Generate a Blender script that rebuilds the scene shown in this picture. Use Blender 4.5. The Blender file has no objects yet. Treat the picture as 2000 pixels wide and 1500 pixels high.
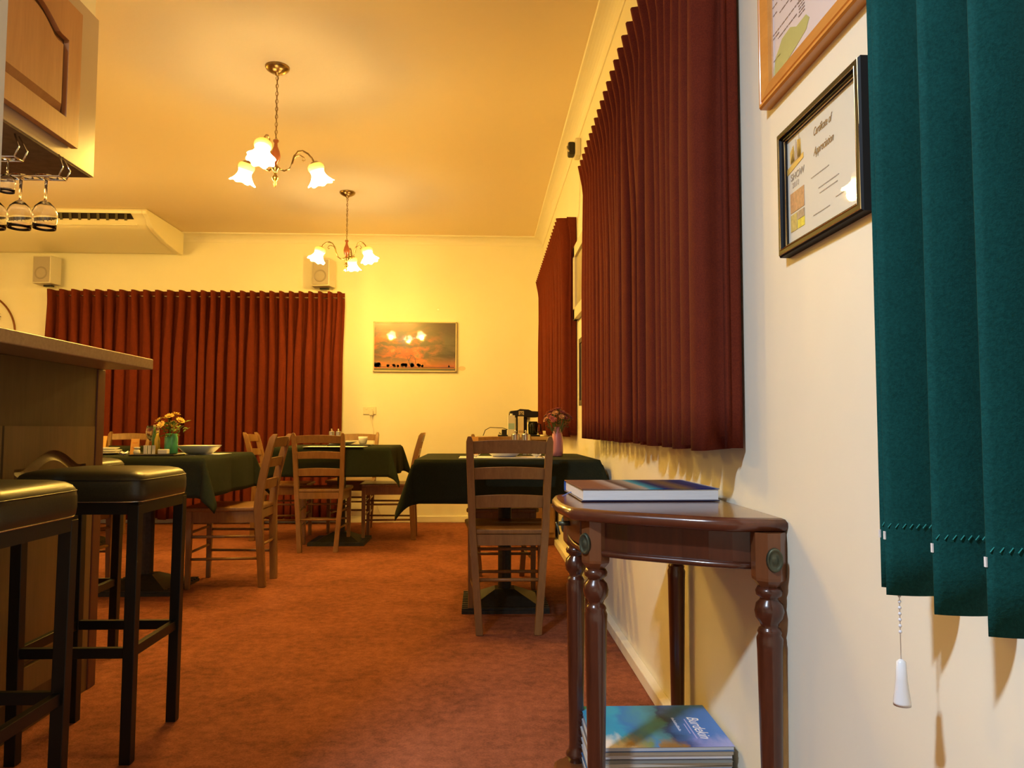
import bpy, bmesh, math, random
from mathutils import Vector, Matrix, Euler
PI = math.pi
R = math.radians
random.seed(7)
scn = bpy.context.scene
C = scn.collection

# ------------------------------------------------------------------ camera, exposure, light
cam_d = bpy.data.cameras.new('camera'); cam = bpy.data.objects.new('camera', cam_d); C.objects.link(cam)
cam_d.lens = 36 * 1480 / 2000; cam_d.sensor_width = 36; cam_d.clip_start = 0.02
cam.location = (0, 0, 0.9)
cam.rotation_euler = (Matrix.Rotation(R(-2.28), 3, 'Z') @ Matrix.Rotation(R(90 + 3.4), 3, 'X') @ Matrix.Rotation(R(0.15), 3, 'Z')).to_euler()
scn.camera = cam
scn.view_settings.view_transform = 'Standard'
scn.view_settings.look = 'None'
scn.view_settings.gamma = 1
scn.view_settings.use_curve_mapping = False
scn.view_settings.exposure = 1.0
world = bpy.data.worlds.new('world'); scn.world = world; world.use_nodes = True
world.node_tree.nodes['Background'].inputs[0].default_value = (0.05, 0.045, 0.04, 1)
world.node_tree.nodes['Background'].inputs[1].default_value = 1.0
WARM = (1.0, 0.575, 0.070)
COOL = (0.67, 0.82, 1.0)
BULB_W = 14.0
COOL_W = 52.0

# cool white ceiling light of the servery, above and behind the photographer
ld = bpy.data.lights.new('ceiling_tube_light', 'AREA'); ld.shape = 'RECTANGLE'; ld.size = 0.30; ld.size_y = 0.12
ld.energy = COOL_W; ld.color = COOL
lo = bpy.data.objects.new('ceiling_tube_light', ld); C.objects.link(lo); lo.location = (-1.15, 0.05, 2.66)

# ------------------------------------------------------------------ helpers
def nbm(): return bmesh.new()
def quad(bm, vs):
    f = [bm.verts.new(v) for v in vs]
    try: return bm.faces.new(f)
    except ValueError: return None
def box(bm, x0, x1, y0, y1, z0, z1):
    v = [bm.verts.new((x, y, z)) for x in (x0, x1) for y in (y0, y1) for z in (z0, z1)]
    for a in ((0,1,3,2),(4,6,7,5),(0,4,5,1),(2,3,7,6),(0,2,6,4),(1,5,7,3)): bm.faces.new([v[i] for i in a])
def ringloft(bm, rings, cap=True, closed=False):
    n = len(rings[0]); vs = [[bm.verts.new(p) for p in r] for r in rings]
    m = len(vs)
    for i in range(m if closed else m - 1):
        a, b = vs[i], vs[(i + 1) % m]
        for j in range(n):
            k = (j + 1) % n
            bm.faces.new((a[j], a[k], b[k], b[j]))
    if cap and not closed:
        bm.faces.new(vs[0][::-1]); bm.faces.new(vs[-1])
def frame_of(t):
    t = t.normalized(); up = Vector((0, 0, 1)) if abs(t.z) < 0.9 else Vector((1, 0, 0))
    a = t.cross(up).normalized(); return a, a.cross(t).normalized()
def tube(bm, pts, r, seg=10, closed=False):
    pts = [Vector(p) for p in pts]; n = len(pts); rings = []
    for i, p in enumerate(pts):
        t = (pts[(i + 1) % n] - pts[i - 1]) if closed else (pts[min(i + 1, n - 1)] - pts[max(i - 1, 0)])
        a, b = frame_of(t); rr = r[i] if isinstance(r, (list, tuple)) else r
        rings.append([p + rr * (math.cos(2*PI*k/seg) * a + math.sin(2*PI*k/seg) * b) for k in range(seg)])
    ringloft(bm, rings, True, closed)
def cyl(bm, p0, p1, r0, r1=None, seg=16): tube(bm, [p0, p1], [r0, r0 if r1 is None else r1], seg)
def lathe(bm, prof, seg=24, c=(0, 0, 0), cap=True):
    ringloft(bm, [[(c[0] + r*math.cos(2*PI*k/seg), c[1] + r*math.sin(2*PI*k/seg), c[2] + z) for k in range(seg)] for r, z in prof], cap)
def sphere(bm, c, r, sx=1, sy=1, sz=1, seg=14, rings=8):
    lathe(bm, [(r*math.sin(PI*(i + .02) / rings / (1 + .04/rings)) * 1.0 + 1e-4, -r*sz*math.cos(PI*i/rings)) for i in range(rings + 1)], seg, c)
def prism(bm, poly, axis, a, b):
    def P(u, v, w): return {'x': (w, u, v), 'y': (u, w, v), 'z': (u, v, w)}[axis]
    ringloft(bm, [[P(u, v, a) for u, v in poly], [P(u, v, b) for u, v in poly]])
def grid(bm, fn, nu, nv):
    vs = [[bm.verts.new(fn(i / nu, j / nv)) for j in range(nv + 1)] for i in range(nu + 1)]
    for i in range(nu):
        for j in range(nv): bm.faces.new((vs[i][j], vs[i+1][j], vs[i+1][j+1], vs[i][j+1]))
def bar(bm, p0, p1, w, d):
    """square-section bar, w along x, d along y at each end"""
    (x0, y0, z0), (x1, y1, z1) = p0, p1
    w0, w1 = (w if isinstance(w, tuple) else (w, w)); d0, d1 = (d if isinstance(d, tuple) else (d, d))
    ringloft(bm, [[(x0-w0/2, y0-d0/2, z0), (x0+w0/2, y0-d0/2, z0), (x0+w0/2, y0+d0/2, z0), (x0-w0/2, y0+d0/2, z0)],
                  [(x1-w1/2, y1-d1/2, z1), (x1+w1/2, y1-d1/2, z1), (x1+w1/2, y1+d1/2, z1), (x1-w1/2, y1+d1/2, z1)]])
def obj(name, bm, m, parent=None, smooth=False, bevel=0, bseg=2, solid=0, subd=0):
    bmesh.ops.recalc_face_normals(bm, faces=bm.faces)
    me = bpy.data.meshes.new(name); bm.to_mesh(me); bm.free()
    o = bpy.data.objects.new(name, me); C.objects.link(o)
    if m: me.materials.append(m)
    if smooth:
        for p in me.polygons: p.use_smooth = True
    if solid:
        s = o.modifiers.new('solid', 'SOLIDIFY'); s.thickness = solid; s.offset = 0
    if bevel:
        b = o.modifiers.new('bevel', 'BEVEL'); b.width = bevel; b.segments = bseg; b.limit_method = 'ANGLE'; b.angle_limit = R(40)
        for p in me.polygons: p.use_smooth = True
        b.harden_normals = True
    if subd:
        s = o.modifiers.new('sub', 'SUBSURF'); s.levels = subd; s.render_levels = subd
    if parent: o.parent = parent
    return o
def tag(o, label, cat, group=None, kind=None):
    o['label'] = label; o['category'] = cat
    if group: o['group'] = group
    if kind: o['kind'] = kind
    return o
def thing(name, label, cat, loc=(0, 0, 0), rz=0, group=None):
    o = bpy.data.objects.new(name, None); C.objects.link(o); o.empty_display_size = 0.05
    o.location = loc; o.rotation_euler = (0, 0, rz)
    return tag(o, label, cat, group)
def struct(name, bm, m, parent=None, label=None, **k):
    o = obj(name, bm, m, parent, **k); o['kind'] = 'structure'
    if label: o['label'] = label
    return o
def dup(root, loc, rz, label, group=None):
    r = root.copy(); C.objects.link(r); r.location = loc; r.rotation_euler = (0, 0, rz); r['label'] = label
    if group: r['group'] = group
    def kids(src, dst):
        for ch in list(src.children):
            c = ch.copy(); C.objects.link(c); c.parent = dst; kids(ch, c)
    kids(root, r)
    return r
def text(name, body, size, loc, rot, m, parent=None, shear=0.0, extrude=0.0003, align='LEFT', sx=1.0):
    cu = bpy.data.curves.new(name, 'FONT'); cu.body = body; cu.size = size; cu.shear = shear; cu.extrude = extrude
    cu.align_x = align
    t = bpy.data.objects.new(name + '_tmp', cu); C.objects.link(t)
    dg = bpy.context.evaluated_depsgraph_get(); dg.update()
    me = bpy.data.meshes.new_from_object(t.evaluated_get(dg)); me.name = name
    bpy.data.objects.remove(t); bpy.data.curves.remove(cu)
    o = bpy.data.objects.new(name, me); C.objects.link(o); me.materials.clear(); me.materials.append(m)
    o.location = loc; o.rotation_euler = rot; o.scale = (sx, 1, 1)
    if parent: o.parent = parent
    return o

# ------------------------------------------------------------------ materials
def mat(name, col, rough=0.6, metal=0.0, spec=0.5, coat=0.0, coat_r=0.05, trans=0.0, ior=1.45, emit=None, es=0.0, sheen=0.0, sub=0.0):
    m = bpy.data.materials.new(name); m.use_nodes = True
    b = m.node_tree.nodes['Principled BSDF']; I = b.inputs
    I['Base Color'].default_value = (*col, 1); I['Roughness'].default_value = rough; I['Metallic'].default_value = metal
    I['Specular IOR Level'].default_value = spec; I['Coat Weight'].default_value = coat; I['Coat Roughness'].default_value = coat_r
    I['Transmission Weight'].default_value = trans; I['IOR'].default_value = ior; I['Sheen Weight'].default_value = sheen
    if emit: I['Emission Color'].default_value = (*emit, 1); I['Emission Strength'].default_value = es
    return m
def nd(m, t, **k):
    n = m.node_tree.nodes.new(t)
    for a, b in k.items(): setattr(n, a, b)
    return n
def lk(m, a, b): m.node_tree.links.new(a, b)
def bsdf(m): return m.node_tree.nodes['Principled BSDF']
def coords(m, scale=(1, 1, 1), kind='Object', loc=(0, 0, 0), rot=(0, 0, 0)):
    tc = nd(m, 'ShaderNodeTexCoord'); mp = nd(m, 'ShaderNodeMapping')
    mp.inputs['Scale'].default_value = scale; mp.inputs['Location'].default_value = loc; mp.inputs['Rotation'].default_value = rot
    lk(m, tc.outputs[kind], mp.inputs['Vector']); return mp.outputs['Vector']
def ramp(m, fac, stops, interp='LINEAR'):
    r = nd(m, 'ShaderNodeValToRGB'); e = r.color_ramp.elements; r.color_ramp.interpolation = interp
    while len(e) < len(stops): e.new(0.5)
    for i, (p, c) in enumerate(stops): e[i].position = p; e[i].color = (*c, 1)
    lk(m, fac, r.inputs['Fac']); return r.outputs['Color']
def noise(m, vec, scale, detail=4, rough=0.6, dist=0.0):
    n = nd(m, 'ShaderNodeTexNoise'); n.inputs['Scale'].default_value = scale; n.inputs['Detail'].default_value = detail
    n.inputs['Roughness'].default_value = rough; n.inputs['Distortion'].default_value = dist
    lk(m, vec, n.inputs['Vector']); return n.outputs['Fac']
def bump(m, h, strength=0.2, dist=0.01):
    b = nd(m, 'ShaderNodeBump'); b.inputs['Strength'].default_value = strength; b.inputs['Distance'].default_value = dist
    lk(m, h, b.inputs['Height']); lk(m, b.outputs['Normal'], bsdf(m).inputs['Normal'])
def mixc(m, fac, a, b):
    x = nd(m, 'ShaderNodeMix', data_type='RGBA')
    if isinstance(fac, float): x.inputs[0].default_value = fac
    else: lk(m, fac, x.inputs[0])
    for s, v in ((x.inputs[6], a), (x.inputs[7], b)):
        if isinstance(v, tuple): s.default_value = (*v, 1)
        else: lk(m, v, s)
    return x.outputs[2]
def math_(m, op, a, b=0.0):
    x = nd(m, 'ShaderNodeMath', operation=op)
    for s, v in ((x.inputs[0], a), (x.inputs[1], b)):
        if isinstance(v, (int, float)): s.default_value = v
        else: lk(m, v, s)
    return x.outputs[0]
def noisy(name, c1, c2, scale, rough=0.7, vscale=(1, 1, 1), bs=0.0, bd=0.005, detail=4, **k):
    m = mat(name, c1, rough, **k); v = coords(m, vscale); n = noise(m, v, scale, detail)
    lk(m, ramp(m, n, [(0.3, c1), (0.7, c2)]), bsdf(m).inputs['Base Color'])
    if bs: bump(m, n, bs, bd)
    return m
def wood(name, c1, c2, vscale=(1, 1, 1), scale=6, rough=0.45, coat=0.0, bs=0.05):
    m = mat(name, c1, rough, coat=coat, coat_r=0.12); v = coords(m, vscale)
    n = noise(m, v, scale, 6, 0.65, 0.6)
    n2 = noise(m, v, scale * 6, 3, 0.5)
    c = mixc(m, 0.3, ramp(m, n, [(0.3, c1), (0.68, c2)]), ramp(m, n2, [(0.3, c1), (0.75, c2)]))
    lk(m, c, bsdf(m).inputs['Base Color'])
    bump(m, n2, bs, 0.002)
    return m

M = {}
M['wall'] = noisy('cream_wall_paint', (0.86, 0.82, 0.66), (0.89, 0.85, 0.69), 3, 0.55, bs=0.0)
M['ceiling'] = mat('ceiling_paint', (0.86, 0.72, 0.52), 0.9)
bump(M['ceiling'], noise(M['ceiling'], coords(M['ceiling'], (1, 1, 1)), 9, 6), 0.25, 0.01)
M['cornice'] = mat('cornice_paint', (0.87, 0.82, 0.68), 0.6)
M['skirting'] = mat('skirting_gloss_paint', (0.88, 0.85, 0.72), 0.3)
M['carpet'] = mat('red_brown_carpet', (0.3, 0.07, 0.03), 0.98, spec=0.1)
_v = coords(M['carpet'], (1, 1, 1)); _n1 = noise(M['carpet'], _v, 3.2, 6, 0.65, 0.3); _n2 = noise(M['carpet'], _v, 150, 3, 0.8); _n3 = noise(M['carpet'], _v, 26, 5, 0.75)
_c = mixc(M['carpet'], 0.40, ramp(M['carpet'], _n1, [(0.36, (0.15, 0.050, 0.026)), (0.64, (0.38, 0.130, 0.068))]), ramp(M['carpet'], _n2, [(0.34, (0.09, 0.030, 0.016)), (0.66, (0.46, 0.160, 0.085))]))
_c = mixc(M['carpet'], 0.35, _c, ramp(M['carpet'], _n3, [(0.38, (0.11, 0.038, 0.020)), (0.62, (0.42, 0.145, 0.076))]))
lk(M['carpet'], _c, bsdf(M['carpet']).inputs['Base Color']); bump(M['carpet'], _n2, 0.6, 0.006)
def fabric(name, c1, c2, scale=350, rough=0.95, sheen=0.0):
    m = mat(name, c1, rough, sheen=sheen, spec=0.2); v = coords(m); n = noise(m, v, scale, 2, 0.7); n2 = noise(m, v, 25, 3)
    lk(m, mixc(m, 0.25, ramp(m, n, [(0.3, c1), (0.7, c2)]), ramp(m, n2, [(0.3, c1), (0.7, c2)])), bsdf(m).inputs['Base Color'])
    bump(m, n, 0.3, 0.002); return m
M['curtain'] = fabric('rust_red_curtain_fabric', (0.100, 0.015, 0.007), (0.165, 0.027, 0.010), 300, sheen=0.0)
M['cloth'] = fabric('dark_green_cloth', (0.011, 0.016, 0.009), (0.024, 0.031, 0.018), 400, sheen=0.0)
M['blind'] = fabric('green_blind_fabric', (0.002, 0.045, 0.040), (0.006, 0.080, 0.072), 260, 0.85, 0.0)
M['chairwood'] = wood('honey_chair_wood', (0.19, 0.090, 0.028), (0.30, 0.155, 0.050), (1, 1, 0.12), 30, 0.4, 0.15)
M['barwood'] = wood('oak_bar_veneer', (0.085, 0.050, 0.018), (0.135, 0.085, 0.032), (1, 1, 0.10), 22, 0.5)
M['bardoor'] = wood('oak_door_veneer', (0.15, 0.095, 0.035), (0.22, 0.14, 0.055), (1, 1, 0.08), 22, 0.42, 0.1)
M['barend'] = wood('reddish_end_board', (0.10, 0.033, 0.016), (0.15, 0.05, 0.026), (1, 1, 0.1), 20, 0.5)
M['bartop'] = noisy('speckled_bar_laminate', (0.34, 0.24, 0.13), (0.44, 0.32, 0.18), 90, 0.3, detail=6)
M['cabdoor'] = wood('overhead_door_wood', (0.42, 0.20, 0.075), (0.56, 0.29, 0.12), (1, 1, 0.10), 16, 0.45, 0.1)
M['cabframe'] = mat('overhead_cabinet_laminate', (0.50, 0.40, 0.30), 0.3)
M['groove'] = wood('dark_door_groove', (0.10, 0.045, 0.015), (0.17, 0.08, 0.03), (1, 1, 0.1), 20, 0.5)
M['cabunder'] = noisy('dark_particle_board', (0.10, 0.07, 0.045), (0.16, 0.11, 0.07), 30, 0.8)  # dark brown board colour for the cabinet's underside plate
M['mahog'] = wood('polished_mahogany', (0.040, 0.009, 0.004), (0.095, 0.024, 0.009), (1, 1, 0.15), 18, 0.28, 0.6)
M['mahogtop'] = wood('polished_mahogany_top', (0.070, 0.018, 0.008), (0.13, 0.036, 0.016), (1, 0.2, 1), 14, 0.28, 0.6)
M['mahogpale'] = wood('worn_mahogany_block', (0.12, 0.038, 0.012), (0.19, 0.066, 0.022), (1, 1, 0.15), 18, 0.3, 0.4)
M['bronze'] = noisy('verdigris_bronze', (0.05, 0.065, 0.045), (0.12, 0.12, 0.07), 60, 0.45, metal=0.6)
M['brass'] = noisy('aged_brass', (0.30, 0.19, 0.065), (0.42, 0.28, 0.10), 30, 0.28, metal=1.0)
M['woodstem'] = mat('turned_red_wood', (0.30, 0.08, 0.02), 0.3, coat=0.4)
M['leather'] = noisy('black_vinyl', (0.018, 0.018, 0.009), (0.030, 0.030, 0.015), 200, 0.36, bs=0.12, bd=0.001, spec=0.6)
M['blacksteel'] = mat('black_powdercoat', (0.005, 0.005, 0.0045), 0.4)
M['blackplastic'] = mat('black_plastic', (0.010, 0.010, 0.011), 0.35)
M['castiron'] = noisy('black_cast_iron', (0.012, 0.012, 0.01), (0.03, 0.028, 0.022), 60, 0.5)
M['white'] = mat('white_ceramic', (0.86, 0.86, 0.84), 0.2, coat=0.3)
M['paper'] = mat('white_paper', (0.84, 0.84, 0.84), 0.7)
M['creamplastic'] = mat('cream_plastic', (0.76, 0.70, 0.55), 0.4)
M['acplastic'] = mat('aged_ac_plastic', (0.88, 0.82, 0.60), 0.4)
M['darkslot'] = mat('dark_slot', (0.02, 0.015, 0.012), 0.6)
M['steel'] = mat('brushed_steel', (0.62, 0.60, 0.56), 0.25, metal=1.0)
M['chrome'] = mat('chrome_wire', (0.7, 0.68, 0.62), 0.12, metal=1.0)
M['glass'] = mat('clear_glass', (1, 1, 1), 0.0, trans=1.0, ior=1.45)
def pane_mat():
    m = bpy.data.materials.new('picture_glass'); m.use_nodes = True; nt = m.node_tree
    nt.nodes.remove(nt.nodes['Principled BSDF']); out = nt.nodes['Material Output']
    tr = nd(m, 'ShaderNodeBsdfTransparent'); gl = nd(m, 'ShaderNodeBsdfGlossy'); gl.inputs['Roughness'].default_value = 0.015
    fr = nd(m, 'ShaderNodeFresnel'); geo = nd(m, 'ShaderNodeNewGeometry'); io = nd(m, 'ShaderNodeMix'); io.inputs[2].default_value = 1.5; io.inputs[3].default_value = 1 / 1.5; lk(m, geo.outputs['Backfacing'], io.inputs[0]); lk(m, io.outputs[0], fr.inputs['IOR']); mx = nd(m, 'ShaderNodeMixShader')
    lk(m, fr.outputs[0], mx.inputs[0]); lk(m, tr.outputs[0], mx.inputs[1]); lk(m, gl.outputs[0], mx.inputs[2]); lk(m, mx.outputs[0], out.inputs[0])
    return m
M['pane'] = pane_mat()
def C_(name, c, r=0.6, **k):
    if name not in M: M[name] = mat(name, c, r, **k)
    return M[name]

# ------------------------------------------------------------------ room shell
W = 0.60          # right wall
YB = 7.40         # back wall
ZC = 2.785        # ceiling
XL, YR = -5.4, -2.6
b = nbm(); box(b, XL - .1, W + .1, YR - .1, YB + .1, -0.05, 0); struct('floor', b, M['carpet'], label='red brown speckled carpet')
b = nbm(); box(b, XL - .1, W + .1, YR - .1, YB + .1, ZC, ZC + .1); struct('ceiling', b, M['ceiling'])
b = nbm(); box(b, W, W + .1, YR - .1, YB + .1, 0, ZC); struct('wall_right', b, M['wall'])
b = nbm(); box(b, XL - .1, W + .1, YB, YB + .1, 0, ZC); struct('wall_back', b, M['wall'])
b = nbm(); box(b, XL - .1, XL, YR - .1, YB + .1, 0, ZC); struct('wall_left', b, M['wall'])
b = nbm(); box(b, XL, W, YR - .1, YR, 0, ZC); struct('wall_front', b, M['wall'])
def cove(n=8):
    return [(0.095, 0.0), (0.095, -0.008)] + [(0.085 * (1 - math.sin(t * PI / 2 / n)) + .006, -0.012 - 0.058 * (1 - math.cos(t * PI / 2 / n))) for t in range(n + 1)] + [(0.006, -0.078), (0.0, -0.078), (0, 0)]
b = nbm(); prism(b, [(W - u, ZC + v) for u, v in cove()], 'y', YR, YB); struct('trim_1', b, M['cornice'], label='cove cornice above the right wall')
b = nbm(); prism(b, [(YB - u, ZC + v) for u, v in cove()], 'x', XL, W); struct('trim_2', b, M['cornice'], label='cove cornice above the back wall')
b = nbm(); box(b, W - .032, W, YR, YB, 0, .045); struct('baseboard_right', b, M['skirting'], bevel=.004)
b = nbm(); box(b, XL, W, YB - .02, YB, 0, .06); struct('baseboard_back', b, M['skirting'], bevel=.004)
b = nbm(); box(b, -1.2, -0.757, 1.12, 1.2, 0, ZC); struct('trim_3', b, M['wall'], label='edge of cream wall nib beside the bar')

# ------------------------------------------------------------------ curtains
def curtain(name, label, p0, p1, n_in, z0, z1, pleat, group, ret0=0.0, ret1=0.0, amp=0.032, seed=1, lean=0.035, header=0.12):
    """p0->p1 along the rail; n_in = unit vector into the room; ret = return to the wall at each end"""
    rnd = random.Random(seed)
    p0 = Vector((p0[0], p0[1], 0)); p1 = Vector((p1[0], p1[1], 0)); nn = Vector((n_in[0], n_in[1], 0))
    L = (p1 - p0).length; t = (p1 - p0).normalized(); N = max(2, round(L / pleat)); per = 16
    ph = [rnd.uniform(-.28, .28) for _ in range(N + 3)]; am = [rnd.uniform(.40, 1.60) for _ in range(N + 3)]; lo = [rnd.uniform(-.35, .35) for _ in range(N + 3)]
    nz = 16; zs = [z1 - header * .0, z1 - header * .35, z1 - header * .8, z1 - header * 1.15] + [z1 - header * 1.15 - (z1 - header * 1.15 - z0) * (k / (nz - 4)) for k in range(1, nz - 3)]
    b = nbm(); cols = []
    path = []
    if ret0: path += [(0.0, -ret0 * (1 - k / 6), 'r') for k in range(6)]
    path += [(L * k / (N * per), 0.0, k) for k in range(N * per + 1)]
    if ret1: path += [(L, -ret1 * (k / 6), 'r') for k in range(1, 7)]
    for s, off, k in path:
        col = []
        for zi, z in enumerate(zs):
            top = max(0.0, 1 - (z1 - z) / header)            # 1 at the very top, 0 below the header
            dn = min(1.0, max(0.0, (z1 - header - z) / 0.5))
            lean_o = lean * top
            if k == 'r':
                o = off + (lean_o if abs(off) < 1e-6 else lean_o * (1 + off / max(ret0, ret1)))
                q = p0 + t * s + nn * o
            else:
                i = k // per; f = (k % per) / per
                cyc = f - 0.5
                sharp = math.exp(-(cyc / 0.15) ** 4)
                soft = 0.5 + 0.5 * math.cos(2 * PI * cyc)
                w = (sharp * (1 - dn) + soft * dn)
                a = amp * ((1.25) * (1 - dn) + (am[i] * (1 - f) + am[i + 1] * f) * dn)
                ds = dn * (ph[i] * (1 - f) + ph[i + 1] * f) * pleat * 1.1 + pleat * (.06 + dn * (.10 + .10 * abs(lo[i]) / .35)) * math.sin(4 * PI * cyc)
                q = p0 + t * min(max(s + ds, -.005), L + .005) + nn * (a * (w * 1.35 - .35) + lean_o)
            col.append(b.verts.new((q.x, q.y, z + (0.006 * math.sin(s * 37 + seed) * (zi == len(zs) - 1)))))
        cols.append(col)
    for a, c in zip(cols, cols[1:]):
        for j in range(len(zs) - 1): b.faces.new((a[j], c[j], c[j+1], a[j+1]))
    root = thing(name, label, 'curtain', (p0.x, p0.y, 0), 0, group)
    inv = Matrix.Translation((-p0.x, -p0.y, 0)); bmesh.ops.transform(b, matrix=inv, verts=b.verts)
    obj('drape', b, M['curtain'], root, smooth=True, solid=0.0025)
    b = nbm(); a = -nn * .014; c = t * L
    pts = [a, a + c]; tube(b, [(p.x, p.y, z1 - .05) for p in pts], .008, 6)
    for e in (0.04, 0.5, 0.96):
        q = c * e + a; w2 = c * e - nn * (0.022 if abs(nn.x) > .5 else 0.095); cyl(b, (q.x, q.y, z1 - .05), (w2.x, w2.y, z1 - .05), .006, seg=6)
    obj('curtain_track', b, M['steel'], root)
    return root
XC = 0.566
curtain('window_curtain', 'long rust red pleated curtain nearest the viewer, beside the framed certificate', (XC - .022, 1.70), (XC + .002, 3.86), (-1, 0), .857, 2.252, .088, 'curtains along the right wall', ret0=.048, ret1=.02, seed=3, amp=.042, lean=.026, header=.13)
curtain('window_curtain', 'far red pleated curtain by the corner, behind the pink flower vase', (XC - .018, 4.74), (XC + .002, 6.92), (-1, 0), .857, 2.250, .088, 'curtains along the right wall', ret0=.048, ret1=.02, seed=8, amp=.042, lean=.026, header=.13)
YC = YB - .10
curtain('full_length_curtain', 'left half of the floor length red curtain on the back wall', (-4.13, YC), (-2.690, YC), (0, -1), .05, 2.205, .108, 'curtains across the back wall', seed=11, amp=.055, lean=.012)
curtain('full_length_curtain', 'half of the floor length red curtain nearer the sunset picture', (-2.700, YC - .004), (-1.325, YC), (0, -1), .05, 2.205, .092, 'curtains across the back wall', seed=15, amp=.055, lean=.012)

# ------------------------------------------------------------------ ladder-back chairs
def make_chair(label, group):
    root = thing('dining_chair', label, 'chair', (0, 0, 0), 0, group)
    cw = M['chairwood']
    def px(z): return .128 + (.162 - .128) * min(z, .45) / .45 + (.014 * max(0, z - .45) / .42)
    def py(z):
        if z < .45: return -.222 + .022 * (z / .45)
        u = (z - .45) / .42; return -.20 - .085 * u ** 1.5
    for s in (-1, 1):                                        # rear posts run up to the top of the back
        b = nbm(); zs = [0, .12, .25, .38, .45, .52, .62, .72, .80, .845, .868]
        rings = []
        for z in zs:
            w = .0165 if z < .84 else (.015 if z < .86 else .008); d = .021 if z < .8 else (.019 if z < .86 else .012)
            d += .003 * math.exp(-((z - .45) / .1) ** 2)
            x, y = s * px(z), py(z) - (.006 if z > .86 else 0)
            rings.append([(x - w, y - d, z), (x + w, y - d, z), (x + w, y + d, z), (x - w, y + d, z)])
        ringloft(b, rings); obj('rear_leg', b, cw, root, bevel=.004)
        b = nbm(); bar(b, (s * .172, .178, 0), (s * .172, .175, .432), (.026, .034), (.026, .034)); obj('front_leg', b, cw, root, bevel=.004)
    for z0, z1, nm in ((.79, .845, 'top_rail'), (.676, .727, 'back_slat'), (.55, .604, 'back_slat')):
        b = nbm(); n = 14; rings = []
        for i in range(n + 1):
            u = -1 + 2 * i / n; x = u * px((z0 + z1) / 2); bow = -.022 * (1 - u * u); y = py((z0 + z1) / 2) + bow; arch = .008 * (1 - u * u)
            y2 = py(z1) + bow; y1 = py(z0) + bow
            rings.append([(x, y1 - .007, z0 + arch * .5), (x, y1 + .007, z0 + arch * .5), (x, y2 + .007, z1 + arch), (x, y2 - .007, z1 + arch)])
        ringloft(b, rings); obj(nm, b, cw, root, bevel=.003)
    b = nbm(); n = 12                                        # dished seat, wider at the front
    prof = [(-.172, -.205), (.172, -.205), (.205, .19), (.185, .215), (-.185, .215), (-.205, .19)]
    prism(b, prof, 'z', .432, .456); obj('seat', b, cw, root, bevel=.008, bseg=3)
    b = nbm(); box(b, -.165, .165, .165, .183, .365, .432); box(b, -.15, .15, -.207, -.190, .385, .432)
    for s in (-1, 1):
        prism(b, [(s * .150, -.2), (s * .166, -.2), (s * .180, .175), (s * .164, .175)], 'z', .368, .432)
    obj('apron', b, cw, root)
    for s in (-1, 1):
        for z in (.29, .165): 
            b = nbm(); cyl(b, (s * px(z), py(z), z), (s * .172, .176, z), .008, seg=8); obj('stretcher', b, cw, root, smooth=True)
    for z in (.235,):
        b = nbm(); cyl(b, (-px(z), py(z), z), (px(z), py(z), z), .008, seg=8); obj('stretcher', b, cw, root, smooth=True)
    for z in (.31, .20):
        b = nbm(); cyl(b, (-.172, .176, z), (.172, .176, z), .008, seg=8); obj('stretcher', b, cw, root, smooth=True)
    return root
GA, GM, GL, GF = 'chairs at the table by the right wall', 'chairs around the middle back table', 'chairs around the table behind the bar stools', 'chairs at the farthest left table'
chair = make_chair('nearest wooden ladder-back chair, its back to the viewer, at the table beside the wall', GA)
chair.location = (.123, 3.600, 0); chair.rotation_euler = (0, 0, 0)
dup(chair, (.121, 4.485, 0), PI, 'ladder-back chair facing the viewer at the far side of the table beside the wall', GA)
dup(chair, (-1.200, 5.85, 0), R(3), 'ladder-back chair, back to the viewer, at the near side of the middle back table', GM)
dup(chair, (-.775, 6.36, 0), R(92), 'ladder-back chair seen side-on at the right end of the middle back table', GM)
dup(chair, (-1.14, 6.80, 0), PI, 'ladder-back chair facing the viewer at the far side of the middle back table', GM)
dup(chair, (-1.62, 6.36, 0), R(-88), 'ladder-back chair at the left end of the middle back table', GM)
dup(chair, (-1.465, 4.54, 0), R(91), 'ladder-back chair side-on at the right end of the table with yellow flowers', GL)
dup(chair, (-2.40, 4.50, 0), R(-90), 'ladder-back chair mostly hidden behind the stools, left end of the yellow flower table', GL)
dup(chair, (-3.21, 6.80, 0), PI, 'ladder-back chair facing the viewer at the farthest left table', GF)

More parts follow.
